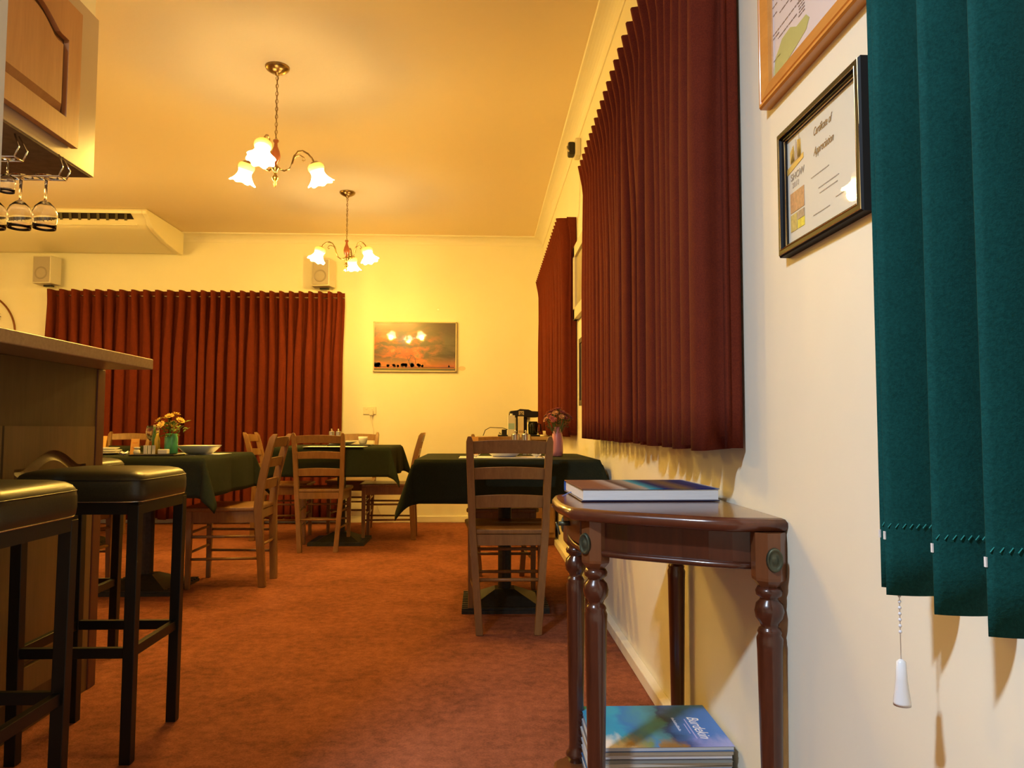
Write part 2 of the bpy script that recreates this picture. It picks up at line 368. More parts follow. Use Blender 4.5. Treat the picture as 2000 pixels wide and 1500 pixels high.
# ------------------------------------------------------------------ cloth-covered pedestal tables
def table_with_cloth(cx, cy, hx, hy, H, drop, tl, cl, seed, grp='pedestal dining tables'):
    root = thing('dining_table', tl, 'table', (cx, cy, 0), 0, grp)
    b = nbm(); box(b, -hx + .01, hx - .01, -hy + .01, hy - .01, H - .030, H - .004); obj('table_top', b, M['chairwood'], root)
    b = nbm(); cyl(b, (0, 0, .05), (0, 0, H - .03), .034, seg=16); box(b, -.17, .17, -.17, .17, H - .045, H - .03); obj('pedestal', b, M['castiron'], root, smooth=False)
    b = nbm()                                                # ribbed stepped base plate
    s = .215; box(b, -s, s, -s, s, .0, .016)
    for k in range(11):
        y = -s + .02 + k * (2 * s - .04) / 10; box(b, -s, s, y - .008, y + .008, .014, .026)
    ringloft(b, [[(-.17, -.17, .024), (.17, -.17, .024), (.17, .17, .024), (-.17, .17, .024)], [(-.05, -.05, .085), (.05, -.05, .085), (.05, .05, .085), (-.05, .05, .085)]])
    obj('base_plate', b, M['castiron'], root)
    rnd = random.Random(seed); ph = [rnd.uniform(0, 6) for _ in range(8)]
    b = nbm(); Lx, Ly = hx + drop, hy + drop; n = 56; r0 = .012
    def f(u, v):
        x = -Lx + 2 * Lx * u; y = -Ly + 2 * Ly * v
        ex, ey = max(0, abs(x) - hx), max(0, abs(y) - hy); sx, sy = math.copysign(1, x), math.copysign(1, y)
        if ex == 0 and ey == 0:
            return (x, y, H)
        r = math.hypot(ex, ey); th = math.atan2(ey, ex); c2 = math.sin(2 * th)
        edge = min(1, r / .03)
        if c2 < 1e-6:
            s_ = y if ex > 0 else x; k = 0 if ex > 0 else 3
            lim = (hy if ex > 0 else hx); near = max(0, 1 - (lim - abs(s_)) / .14)
            out = .006 * edge + r * (.05 + .05 * math.sin(s_ * 11 + ph[k] + (1 if sx > 0 else 3) + (2 if sy > 0 else 0))) + near * r * .05
            zz = H - (r - .005 * edge if r > .01 else r)
            return (min(x - sx * ex + sx * out, W - .006 - cx), y, zz) if ex > 0 else (x, y - sy * ey + sy * out, zz)
        out = .006 * edge + r * (.10 + .30 * c2 ** 1.2)
        tw = .5 * math.sin(2 * th) * math.sin(4 * th + ph[5]) * .35
        ca, sa = math.cos(th + tw * .6), math.sin(th + tw * .6)
        z = H - math.sqrt(max(1e-6, r * r - (out * .9) ** 2))
        return (min(sx * (hx + out * ca), W - .006 - cx), sy * (hy + out * sa), z)
    grid(b, f, n, n)
    o = obj('tablecloth', b, M['cloth'], None, smooth=True, solid=.002)
    o.location = (cx, cy, 0.002); tag(o, cl, 'tablecloth', 'dark green tablecloths')
    return root
TA = (.122, 3.965, .43, .44, .755); TM = (-1.115, 6.13, .43, .43, .76); TL = (-1.88, 4.40, .45, .42, .75); TF = (-3.12, 6.05, .43, .43, .75)
table_with_cloth(*TA, .205, 'pedestal table beside the right wall with a ribbed black base', 'dark green cloth over the table beside the right wall, a white bowl on it', 2)
table_with_cloth(*TM, .225, 'middle pedestal table at the back of the room, between four chairs', 'dark green cloth over the middle back table with the white placemats', 5)
table_with_cloth(*TL, .215, 'pedestal table behind the bar stools, its black base plate between their legs', 'dark green cloth on the table with yellow flowers in a green vase', 9)
table_with_cloth(*TF, .20, 'farthest left pedestal table, just visible past the bar', 'dark green cloth on the farthest left table, just visible past the bar', 12)

# ------------------------------------------------------------------ bar stools
def make_stool(label):
    root = thing('bar_stool', label, 'stool', (0, 0, 0), 0, 'padded bar stools along the bar')
    h = .150
    for sx in (-1, 1):
        for sy in (-1, 1):
            b = nbm(); bar(b, (sx * h, sy * h, 0), (sx * (h + .004), sy * (h + .004), .69), .030, .030); obj('leg', b, M['blacksteel'], root, bevel=.002)
    b = nbm(); q = h + .018
    for (x0, x1, y0, y1) in ((-q, q, -q, -q + .022), (-q, q, q - .022, q), (-q, -q + .022, -q, q), (q - .022, q, -q, q)): box(b, x0, x1, y0, y1, .665, .698)
    obj('seat_frame', b, M['blacksteel'], root)
    for (x0, x1, y0, y1) in ((-h, h, -h - .009, -h + .009), (-h, h, h - .009, h + .009), (-h - .009, -h + .009, -h, h), (h - .009, h + .009, -h, h)):
        b = nbm(); box(b, x0, x1, y0, y1, .278, .306); obj('foot_rail', b, M['blacksteel'], root, bevel=.002)
    b = nbm(); n = 14; s = .176
    rings = []
    for z, k in ((.698, .975), (.703, 1.0), (.72, 1.012), (.745, 1.01), (.760, .995), (.770, .96), (.777, .90), (.782, .78), (.786, .5), (.788, .1)):
        ring = []
        for i in range(40):
            a = 2 * PI * i / 40; c, si = math.cos(a), math.sin(a); e = .22
            ring.append((s * k * math.copysign(abs(c) ** e, c), s * k * math.copysign(abs(si) ** e, si), z))
        rings.append(ring)
    ringloft(b, rings); sp = obj('seat_pad', b, M['leather'], root, smooth=True)
    b = nbm(); pts = [(s * 1.0 * math.copysign(abs(math.cos(2*PI*i/40)) ** .22, math.cos(2*PI*i/40)), s * 1.0 * math.copysign(abs(math.sin(2*PI*i/40)) ** .22, math.sin(2*PI*i/40)), .757) for i in range(40)]
    tube(b, pts, .0018, 6, closed=True); obj('piping', b, M['blackplastic'], sp, smooth=True)
    b = nbm(); pts = [(p[0] * .985, p[1] * .985, .699) for p in pts]; tube(b, pts, .0022, 6, closed=True); obj('edge_strip', b, M['steel'], sp, smooth=True)
    return root
st = make_stool('square padded black bar stool nearest the viewer, cut off by the edge of the photo')
st.location = (-1.100, 1.640, 0)
dup(st, (-1.100, 2.285, 0), 0, 'square padded black bar stool fully in view at the end of the bar')
dup(st, (-1.600, 2.955, 0), 0, 'black bar stool mostly hidden beyond the end of the bar')

# ------------------------------------------------------------------ bar counter
bar_t = thing('bar_counter', 'dark oak bar counter with a speckled laminate top on the left', 'bar', (-1.6, 1.9, 0))
ox, oy = 1.6, -1.9
def lbox(b, x0, x1, y0, y1, z0, z1, o=(ox, oy)): box(b, x0 + o[0], x1 + o[0], y0 + o[1], y1 + o[1], z0, z1)
XF = -1.355
b = nbm(); lbox(b, -1.95, XF, 1.26, 2.72, 0, 1.108); obj('body', b, M['barwood'], bar_t)
b = nbm(); lbox(b, -1.97, XF + .004, 2.72, 2.775, 0, 1.108); obj('end_board', b, M['barend'], bar_t, bevel=.004)
b = nbm(); lbox(b, -2.05, -1.180, 1.26, 2.765, 1.109, 1.147); obj('bar_top', b, M['bartop'], bar_t, bevel=.004)
def raised_door(parent, name, m, mg, y0, y1, z0, z1, x, t, arch, stile=.075, rail=.075, sgn=1, org=(0, 0, 0)):
    """door in the y-z plane at face x, arched raised panel; sgn=+1 faces +x"""
    b = nbm(); yc = (y0 + y1) / 2; iy0, iy1, iz0, iz1 = y0 + stile, y1 - stile, z0 + rail, z1 - rail - arch
    def top(y, inset=0):
        u = (y - iy0) / (iy1 - iy0)
        sh = .13
        if u < sh or u > 1 - sh: return iz1 - inset
        v = (u - sh) / (1 - 2 * sh); return iz1 - inset + arch * math.sin(PI * v) ** 1.1
    n = 28; ys = [iy0 + (iy1 - iy0) * i / n for i in range(n + 1)]
    X0, X1 = x, x + sgn * t
    def B(ya, yb, za, zb): box(b, min(X0, X1) - org[0], max(X0, X1) - org[0], ya - org[1], yb - org[1], za - org[2], zb - org[2])
    B(y0, iy0, z0, z1); B(iy1, y1, z0, z1); B(iy0, iy1, z0, iz0)
    poly = [(y - org[1], top(y) - org[2]) for y in ys] + [(iy1 - org[1], z1 - org[2]), (iy0 - org[1], z1 - org[2])]
    # upper rail with the arched lower edge, built as strips
    for i in range(n):
        ya, yb = ys[i], ys[i + 1]
        v = []
        for X in (X0, X1):
            v.append([(X - org[0], ya - org[1], top(ya) - org[2]), (X - org[0], yb - org[1], top(yb) - org[2]), (X - org[0], yb - org[1], z1 - org[2]), (X - org[0], ya - org[1], z1 - org[2])])
        ringloft(b, v)
    d = obj(name, b, m, parent)
    # recessed groove plate
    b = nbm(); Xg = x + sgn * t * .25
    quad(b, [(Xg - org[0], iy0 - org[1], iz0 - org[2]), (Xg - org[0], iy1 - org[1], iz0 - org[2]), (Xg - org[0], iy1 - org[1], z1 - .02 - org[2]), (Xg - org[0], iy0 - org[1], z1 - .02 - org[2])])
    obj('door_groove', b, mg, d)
    # raised field
    b = nbm(); g = .028; rings = []
    for gi, X in ((g * .35, Xg), (g * 1.1, x + sgn * t * .98)):
        pts = []
        a0, a1 = iy0 + gi, iy1 - gi
        for i in range(n + 1):
            y = a0 + (a1 - a0) * i / n; pts.append((X - org[0], y - org[1], top(iy0 + (iy1 - iy0) * i / n, gi) - org[2]))
        pts += [(X - org[0], a1 - org[1], iz0 + gi - org[2]), (X - org[0], a0 - org[1], iz0 + gi - org[2])]
        rings.append(pts)
    ringloft(b, rings); obj('raised_panel', b, m, d)
    return d
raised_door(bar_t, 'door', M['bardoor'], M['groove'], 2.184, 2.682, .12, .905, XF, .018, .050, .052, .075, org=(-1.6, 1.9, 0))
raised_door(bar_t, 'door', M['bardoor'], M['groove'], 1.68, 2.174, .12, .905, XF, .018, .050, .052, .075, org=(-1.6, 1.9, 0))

# overhead cabinet
oc = thing('overhead_cabinet', 'wooden overhead cabinet above the bar with an arched raised-panel door', 'cabinet', (-1.5, 2.2, 1.77))
o3 = (-1.5, 2.2, 1.77)
def cb(b, x0, x1, y0, y1, z0, z1): box(b, x0 - o3[0], x1 - o3[0], y0 - o3[1], y1 - o3[1], z0 - o3[2], z1 - o3[2])
b = nbm(); cb(b, -1.80, -1.355, 1.26, 2.65, 1.77, 2.335); obj('body', b, M['cabframe'], oc, bevel=.003)
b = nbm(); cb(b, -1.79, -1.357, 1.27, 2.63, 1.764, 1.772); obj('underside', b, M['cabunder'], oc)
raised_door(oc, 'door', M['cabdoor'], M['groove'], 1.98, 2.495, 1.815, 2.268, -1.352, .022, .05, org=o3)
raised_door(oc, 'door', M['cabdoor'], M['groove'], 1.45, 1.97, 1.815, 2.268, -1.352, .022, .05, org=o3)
b = nbm(); box(b, -1.60, -1.375, 1.26, 2.66, 2.345, ZC); struct('trim_4', b, M['wall'], label='cream bulkhead between the overhead cabinet and the ceiling')

# stemware rack and hanging glasses
rk = thing('glass_rack', 'wire stemware rack fixed under the overhead cabinet', 'rack', (-1.4, 2.36, 1.70))
def rail_pair(b, y, x0, x1, z=1.692):
    for s in (-.021, .021):
        cyl(b, (x0 + 1.4, y + s - 2.36, z - 1.70), (x1 + 1.4, y + s - 2.36, z - 1.70), .0025, seg=6)
        tube(b, [(x1 + 1.4, y + s - 2.36, z - 1.70), (x1 + 1.4 + .012, y + s - 2.36, z + .03 - 1.70), (x1 + 1.4 - .008, y + s * .5 - 2.36, 1.764 - 1.70)], .0025, 6)
    cyl(b, (x1 + 1.4, y - .021 - 2.36, z - 1.70), (x1 + 1.4, y + .021 - 2.36, z - 1.70), .0025, seg=6)
for y in (2.12, 2.25, 2.42):
    b = nbm(); rail_pair(b, y, -1.78, -1.335 if y > 2.3 else -1.37); obj('rail', b, M['chrome'], rk, smooth=True)
def make_glass(label, group, s=1.0, name='wine_glass'):
    """upright wine glass, local origin at the foot"""
    prof = [(0.034, 0), (.034, .002), (.010, .006), (.0045, .012), (.004, .07), (.006, .078), (.016, .084), (.029, .098), (.0365, .118), (.037, .132), (.034, .152), (.0325, .168),
            (.0315, .168), (.033, .152), (.036, .132), (.0353, .118), (.028, .100), (.015, .087), (.002, .083)]
    b = nbm(); lathe(b, [(r * s, z * s) for r, z in prof], 28)
    o = obj(name, b, M['glass'], None, smooth=True); return tag(o, label, 'glass', group)
g0 = None
for i, (x, y, lab) in enumerate(((-1.385, 2.42, 'upside-down wine glass hanging at the front end of the rack'), (-1.463, 2.42, 'second upside-down wine glass from the front end of the far rack rail'), (-1.541, 2.42, 'third upside-down wine glass on the far rack rail, cut by the photo edge'), (-1.40, 2.25, 'upside-down wine glass hanging by its foot on the middle rack rail, behind the wire loop'))):
    if g0 is None: g0 = make_glass(lab, 'wine glasses hanging under the cabinet'); g = g0
    else: g = g0.copy(); C.objects.link(g); g['label'] = lab
    s = 1.0 if i < 3 else .62
    g.location = (x, y, 1.6955); g.rotation_euler = (PI, 0, 0); g.scale = (s, s, s)

# ------------------------------------------------------------------ chandeliers
def shade_mat():
    m = bpy.data.materials.new('lit_tulip_glass'); m.use_nodes = True; bs = bsdf(m)
    tc = nd(m, 'ShaderNodeTexCoord'); sp = nd(m, 'ShaderNodeSeparateXYZ'); lk(m, tc.outputs['Object'], sp.inputs[0])
    mr = nd(m, 'ShaderNodeMapRange'); mr.inputs[1].default_value = -.108; mr.inputs[2].default_value = -.01; lk(m, sp.outputs['Z'], mr.inputs[0])
    col = ramp(m, mr.outputs[0], [(0.0, (1.0, .74, .34)), (0.60, (1.0, .74, .30)), (0.74, (1.0, .66, .08)), (1.0, (1.0, .60, .055))])
    st_ = nd(m, 'ShaderNodeMapRange'); st_.inputs[1].default_value = .55; st_.inputs[2].default_value = .76; st_.inputs[3].default_value = 20.0; st_.inputs[4].default_value = .52
    lk(m, mr.outputs[0], st_.inputs[0])
    bs.inputs['Base Color'].default_value = (.9, .7, .4, 1); bs.inputs['Roughness'].default_value = .2
    lk(m, col, bs.inputs['Emission Color']); lk(m, st_.outputs[0], bs.inputs['Emission Strength'])
    return m
M['shade'] = shade_mat()
def make_chandelier(label, a0):
    root = thing('chandelier', label, 'chandelier', (0, 0, 0), 0, 'three-arm brass chandeliers')
    b = nbm(); lathe(b, [(.002, -.048), (.010, -.046), (.014, -.036), (.035, -.030), (.056, -.016), (.062, -.006), (.062, 0)], 28); obj('canopy', b, M['brass'], root, smooth=True)
    ch = nbm(); z = -.048; k = 0
    while z > -.390:
        L = .026; pts = []
        for i in range(12):
            a = 2 * PI * i / 12; u = .0065 * math.cos(a); w = L / 2 * math.sin(a)
            pts.append((u, 0, z - L / 2 + w) if k % 2 == 0 else (0, u, z - L / 2 + w))
        tube(ch, pts, .0016, 6, closed=True); z -= .0205; k += 1
    tube(ch, [(.003 * math.sin(i * 1.3), .003 * math.cos(i * 1.3), -.045 - i * .0178) for i in range(20)], .0016, 6)
    obj('chain', ch, M['brass'], root, smooth=True)
    b = nbm(); lathe(b, [(x_, z_ - .045) for x_, z_ in [(.001, -.343), (.014, -.345), (.015, -.352), (.008, -.362), (.010, -.38), (.020, -.405), (.0245, -.43), (.021, -.452), (.010, -.468), (.008, -.48), (.001, -.482)]], 20); obj('turned_stem', b, M['woodstem'], root, smooth=True)
    b = nbm(); lathe(b, [(x_, z_ - .043) for x_, z_ in [(.001, -.480), (.013, -.482), (.019, -.490), (.019, -.500), (.010, -.512), (.007, -.53), (.017, -.545), (.015, -.556), (.006, -.568), (.009, -.578), (.003, -.592), (.0005, -.598)]], 20); obj('finial', b, M['brass'], root, smooth=True)
    for k in range(3):
        a = R(a0 + 120 * k); d = Vector((math.cos(a), math.sin(a), 0)); Rr = .205
        pr = [(.015, -.535), (.045, -.545), (.070, -.532), (.086, -.495), (.096, -.455), (.115, -.428), (.140, -.420), (.168, -.430), (.190, -.450), (.203, -.475)]
        b = nbm(); tube(b, [d * r + Vector((0, 0, z)) for r, z in pr], .0048, 8)
        tube(b, [d * r + Vector((0, 0, z)) for r, z in [(.090, -.475), (.106, -.452), (.128, -.446), (.146, -.454), (.152, -.468), (.144, -.477), (.138, -.470)]], .003, 6)
        arm = obj('arm', b, M['brass'], root, smooth=True)
        # tulip shade, tilted outward; own origin at its neck so that the glow follows the glass
        b = nbm(); seg = 48; prof = [(r_ * 0.98, z_ * 0.86) for r_, z_ in [(.012, .002), (.034, -.002), (.043, -.016), (.043, -.032), (.037, -.046), (.034, -.058), (.038, -.076), (.047, -.094), (.058, -.108), (.069, -.118)]]
        rings = []
        for r, z in prof:
            q = max(0, (-z - .06) / .058)
            rings.append([(r * (1 + .10 * q * math.cos(8 * 2 * PI * i / seg)) * math.cos(2 * PI * i / seg), r * (1 + .10 * q * math.cos(8 * 2 * PI * i / seg)) * math.sin(2 * PI * i / seg), z - .014 * q * q * (0.5 - .5 * math.cos(8 * 2 * PI * i / seg + PI))) for i in range(seg)])
        ringloft(b, rings, cap=False)
        sh = obj('shade', b, M['shade'], root, smooth=True, solid=.002); sh.location = d * Rr + Vector((0, 0, -.478))
        axis = Vector((-d.y, d.x, 0)); sh.rotation_euler = Matrix.Rotation(R(-20), 3, axis).to_euler()
        b = nbm(); lathe(b, [(.001, .012), (.018, .010), (.026, .002), (.034, -.006), (.030, -.006), (.001, .002)], 18); gcap = obj('gallery', b, M['brass'], sh, smooth=True)
        L_ = bpy.data.lights.new('bulb_light', 'POINT'); L_.energy = BULB_W; L_.color = WARM; L_.shadow_soft_size = .030
        lo_ = bpy.data.objects.new('bulb_light', L_); C.objects.link(lo_); lo_.parent = root
        q = d * (Rr + .045) + Vector((0, 0, -.478 - .120)); lo_.location = q
    return root
c1 = make_chandelier('brass chandelier nearest the viewer with three lit tulip shades', -91); c1.location = (-1.075, 3.90, ZC)
c2 = make_chandelier('second brass chandelier with three lit tulip shades, nearer the back wall', -32); c2.location = (-1.080, 6.0, ZC)
c3 = dup(c1, (-3.65, 5.2, ZC), 0, 'brass chandelier over the left part of the dining room, outside the photo')

# ------------------------------------------------------------------ air conditioner, speakers, wall things
ac = thing('air_conditioner', 'cream under-ceiling air conditioner on the back wall', 'air conditioner', (-2.88, YB, ZC))
prof = [(-.86, -.002), (-.875, -.02), (-.865, -.045), (-.80, -.075), (-.775, -.115), (-.70, -.145), (-.45, -.19), (-.15, -.215), (-.08, -.215), (-.06, -.20), (-.06, -.002)]
b = nbm(); prism(b, [(y, z) for y, z in prof], 'x', -2.4, -.03); obj('casing', b, M['acplastic'], ac, bevel=.006)
b = nbm(); prism(b, [(y * 1.012 - .002, z * 1.04 - .003) for y, z in prof[:-1]] + [(-.06, -.002)], 'x', -.045, 0.0); obj('end_cap', b, M['acplastic'], ac, bevel=.012, bseg=3)
b = nbm(); # air outlet: dark slot on the sloping front
def slot(b, t0, t1, x0, x1, e):
    A = Vector((0, -.868, -.040)); B2 = Vector((0, -.797, -.078)); n = Vector((0, -.47, -.88))
    p = lambda x, t: (x, (A + (B2 - A) * t + n * e).y, (A + (B2 - A) * t + n * e).z)
    quad(b, [p(x0, t0), p(x1, t0), p(x1, t1), p(x0, t1)])
slot(b, .05, .95, -2.38, -.14, .004); o = obj('outlet_slot', b, M['darkslot'], ac)
b = nbm()
for k in range(28):
    x = -.19 - k * .078; A = Vector((x, -.868, -.044)); Bq = Vector((x - .03, -.80, -.082))
    n = Vector((0, -.47, -.88)) * .006
    ringloft(b, [[A + n, A + n + Vector((.022, 0, 0)), Bq + n + Vector((.022, 0, 0)), Bq + n], [A + n * 1.8, A + n * 1.8 + Vector((.022, 0, 0)), Bq + n * 1.8 + Vector((.022, 0, 0)), Bq + n * 1.8]])
o2 = obj('louvre', b, C_('dull_louvre', (.12, .11, .06), .6), ac); o2['kind'] = 'stuff'
b = nbm(); box(b, -2.38, -.12, -.785, -.765, -.128, -.118); obj('panel_lip', b, M['acplastic'], ac, bevel=.003)

def speaker(x, label, turn):
    sp = thing('wall_speaker', label, 'speaker', (x, YB - .17, 2.375), R(turn), 'speakers above the back curtain')
    b = nbm(); prism(b, [(-.085, -.075), (.085, -.075), (.105, .055), (.09, .07), (-.09, .07), (-.105, .055)], 'z', -.13, .13); obj('cabinet', b, C_('silver_speaker_body', (.62, .58, .50), .4), sp, bevel=.006)
    b = nbm(); box(b, -.076, .076, -.083, -.070, -.118, .118); gr = obj('grille', b, noisy('grey_speaker_grille', (.36, .31, .27), (.42, .37, .32), 300, .7), sp, bevel=.006)
    b = nbm(); lathe(b, [(.045, 0), (.055, .004), (.060, 0)], 24, cap=False); bmesh.ops.rotate(b, cent=(0, 0, 0), matrix=Matrix.Rotation(R(90), 3, 'X'), verts=b.verts); bmesh.ops.translate(b, vec=(0, -.0835, -.035), verts=b.verts); obj('driver_ring', b, C_('grille_ring', (.30, .26, .22), .6), gr)
    b = nbm(); box(b, -.04, .04, .02, .06, -.145, -.128); cyl(b, (0, .06, -.05), (0, .168, -.02), .012, seg=8); obj('bracket', b, M['blackplastic'], sp)
    b = nbm(); tube(b, [(.05, .08, -.13), (.06, .12, -.17), (.07, .15, -.2)], .0025, 6); obj('cable', b, M['creamplastic'], sp)
speaker(-4.10, 'grey wall speaker at the left, under the air conditioner', -4)
speaker(-1.52, 'grey wall speaker behind the farther chandelier, over the right end of the curtain', -8)

# sunset picture
pic = thing('framed_picture', 'landscape picture of an orange sunset over dark trees on the back wall', 'picture', (-.652, YB, 1.697))
pw, ph_ = .405, .245
b = nbm()
for (x0, x1, z0, z1) in ((-pw, pw, -ph_, -ph_ + .012), (-pw, pw, ph_ - .012, ph_), (-pw, -pw + .012, -ph_, ph_), (pw - .012, pw, -ph_, ph_)): box(b, x0, x1, -.032, -.001, z0, z1)
obj('frame', b, C_('pale_gold_frame', (.62, .52, .34), .4), pic, bevel=.002)
m = mat('sunset_print', (.4, .2, .1), .25, coat=.9, coat_r=.03)
v = coords(m, (1, 1, 1)); sx = nd(m, 'ShaderNodeSeparateXYZ'); lk(m, v, sx.inputs[0])
zz = nd(m, 'ShaderNodeMapRange'); zz.inputs[1].default_value = -ph_; zz.inputs[2].default_value = ph_; lk(m, sx.outputs['Z'], zz.inputs[0])
cl = noise(m, coords(m, (3.2, 1, 7.5), rot=(0, .35, 0)), 1.4, 8, .62, .5)
side = nd(m, 'ShaderNodeMapRange'); side.inputs[1].default_value = -.05; side.inputs[2].default_value = .3; lk(m, sx.outputs['X'], side.inputs[0])
base = ramp(m, zz.outputs[0], [(0.0, (.10, .08, .02)), (.07, (.14, .11, .03)), (.08, (.60, .13, .015)), (.2, (.55, .20, .035)), (.34, (.17, .085, .03)), (.6, (.12, .075, .04)), (1, (.11, .075, .05))])
fire = ramp(m, cl, [(.44, (.08, .045, .02)), (.51, (.30, .07, .012)), (.57, (.75, .09, .004)), (.62, (.55, .20, .04)), (.7, (.26, .16, .06))])
grey = ramp(m, cl, [(.4, (.055, .05, .025)), (.6, (.13, .12, .075))])
sky = mixc(m, side.outputs[0], fire, grey)
band = ramp(m, zz.outputs[0], [(0, (0, 0, 0)), (.08, (0, 0, 0)), (.12, (.35, .35, .35)), (.3, (.85, .85, .85)), (.62, (.75, .75, .75)), (.85, (.15, .15, .15)), (1, (.1, .1, .1))])
lk(m, mixc(m, band, base, sky), bsdf(m).inputs['Base Color'])
b = nbm(); box(b, -pw + .011, pw - .011, -.027, -.006, -ph_ + .011, ph_ - .011); prn = obj('print', b, m, pic)
b = nbm(); rnd = random.Random(4)
for tx, tr in ((-.37, .03), (-.345, .026), (-.26, .016), (-.20, .018), (-.165, .014), (-.115, .024), (-.085, .022), (-.03, .024), (.04, .022), (.075, .014), (.33, .010)):
    for k in range(5):
        cx_, cz_ = tx + rnd.uniform(-.5, .5) * tr, -.200 + tr * .9 + rnd.uniform(-.35, .35) * tr
        prism(b, [(cx_ + tr * .72 * math.cos(a * PI / 5) * rnd.uniform(.85, 1.05), cz_ + tr * .62 * math.sin(a * PI / 5)) for a in range(10)], 'y', -.0275, -.0268)
    box(b, tx - .003, tx + .003, -.0275, -.0268, -.205, -.175)
box(b, -.384, .384, -.0275, -.0268, -.203, -.196)
for tr_, ln in (((-.05, -.17), (-.075, -.10)), ((-.075, -.10), (-.095, -.085)), ((-.06, -.14), (-.035, -.088)), ((-.035, -.088), (-.05, -.07)), ((.01, -.17), (.0, -.11)), ((.0, -.11), (-.03, -.08))):
    a_, c_ = tr_, ln; prism(b, [(a_[0] - .003, a_[1]), (a_[0] + .003, a_[1]), (c_[0] + .002, c_[1]), (c_[0] - .002, c_[1])], 'y', -.0275, -.0268)
obj('tree_silhouettes', b, C_('silhouette_ink', (.03, .018, .008), .3, coat=.8), prn)
b = nbm(); prism(b, [(.035 * math.cos(a * PI / 12) * (1 if abs(math.cos(a * PI / 12)) < .9 else 1), .022 * math.sin(a * PI / 12)) for a in range(24)], 'y', -.002, 0); o = obj('wall_label', b, C_('pink_label_paper', (.80, .62, .42), .7)); o.location = (-.195, YB, 1.49)
tag(o, 'small oval caption label on the wall beside the sunset picture', 'label')
b = nbm(); lathe(b, [(.003, 0), (.003, .015), (.006, .016), (.006, .018)], 10); bmesh.ops.rotate(b, cent=(0, 0, 0), matrix=Matrix.Rotation(R(90), 3, 'X'), verts=b.verts); o = obj('picture_nail', b, M['steel']); o.location = (-.43, YB, 2.065)
tag(o, 'small nail in the bare wall above the sunset picture', 'nail')

# socket and lead
so = thing('power_socket', 'cream double power socket on the back wall with a plug in it', 'socket', (-1.085, YB, 1.075))
b = nbm(); box(b, -.062, .062, -.014, 0, -.036, .036); obj('plate', b, M['creamplastic'], so, bevel=.003)
for x in (-.03, .03):
    b = nbm(); box(b, x - .008, x + .008, -.020, -.012, .010, .026); obj('switch', b, M['skirting'], so, bevel=.002)
pl = thing('power_lead', 'pale power lead plugged into the wall socket and hanging to the floor', 'lead', (-1.065, YB - .015, 1.06))
b = nbm(); prism(b, [(-.018, -.03), (.018, -.03), (.018, .012), (0, .02), (-.018, .012)], 'y', -.035, 0.0); obj('plug', b, M['creamplastic'], pl, bevel=.003)
b = nbm(); tube(b, [(0, -.02, -.02), (.006, -.022, -.08), (.022, -.02, -.17), (.028, -.016, -.35), (.03, -.012, -.6), (.045, -.014, -.85), (.10, -.02, -.98), (.17, -.03, -1.048), (.24, -.045, -1.054)], .0035, 6); obj('cord', b, M['creamplastic'], pl, smooth=True)

# ring wall art
ra = thing('metal_wall_ring', 'thin rusty metal hoop with leaf cut-outs hung on the back wall', 'wall art', (-4.86, YB - .02, 1.80))
b = nbm(); tube(b, [(.40 * math.cos(2*PI*i/64), 0, .40 * math.sin(2*PI*i/64)) for i in range(64)], .009, 8, closed=True); obj('hoop', b, C_('rusty_metal', (.22, .08, .02), .5, metal=.5), ra, smooth=True)
for (x, z, s) in ((.21, .16, .055), (.22, -.0, .06), (.24, -.16, .06), (.12, .24, .05)):
    b = nbm()
    for a in (-.5, 0.0, .6, 2.6, 3.3):
        c_, s_ = math.cos(a), math.sin(a); L_ = s
        prism(b, [(x, z), (x + L_*.5*c_ - L_*.2*s_, z + L_*.5*s_ + L_*.2*c_), (x + L_*c_, z + L_*s_), (x + L_*.5*c_ + L_*.2*s_, z + L_*.5*s_ - L_*.2*c_)], 'y', -.004, .004)
    tube(b, [(x - .1, 0, z - .05), (x, 0, z)], .003, 6)
    obj('leaf_spray', b, C_('dark_leaf_metal', (.06, .02, .012), .5, metal=.3), ra)
b = nbm(); cyl(b, (0, 0, .40), (0, .02, .40), .005, seg=6); tube(b, [(-.36, 0, 0), (-.1, 0, -.02), (.14, 0, -.05), (.22, 0, -.0)], .003, 6); obj('hanger', b, M['steel'], ra)

# sensor on right wall
se = thing('alarm_sensor', 'small cream motion sensor with a dark lens high on the right wall', 'sensor', (W, 4.574, 2.63))
b = nbm(); prism(b, [(-.05, -.055), (.05, -.055), (.05, .055), (-.05, .055)], 'x', -.035, 0); obj('housing', b, M['creamplastic'], se, bevel=.008)
b = nbm(); prism(b, [(-.04, -.045), (.04, -.045), (.04, .03), (0, .045), (-.04, .03)], 'x', -.075, -.035); obj('lens', b, M['darkslot'], se, bevel=.01)
b = nbm(); tube(b, [(-.076, -.042, -.03), (-.08, 0, 0), (-.076, .042, .03)], .005, 6); obj('bracket', b, M['creamplastic'], se)
b = nbm(); tube(b, [(-.004, -.02, -.05), (-.004, -.02, -.25), (-.004, .03, -.40), (-.004, .04, -.42)], .0025, 6); obj('cable', b, M['creamplastic'], se)

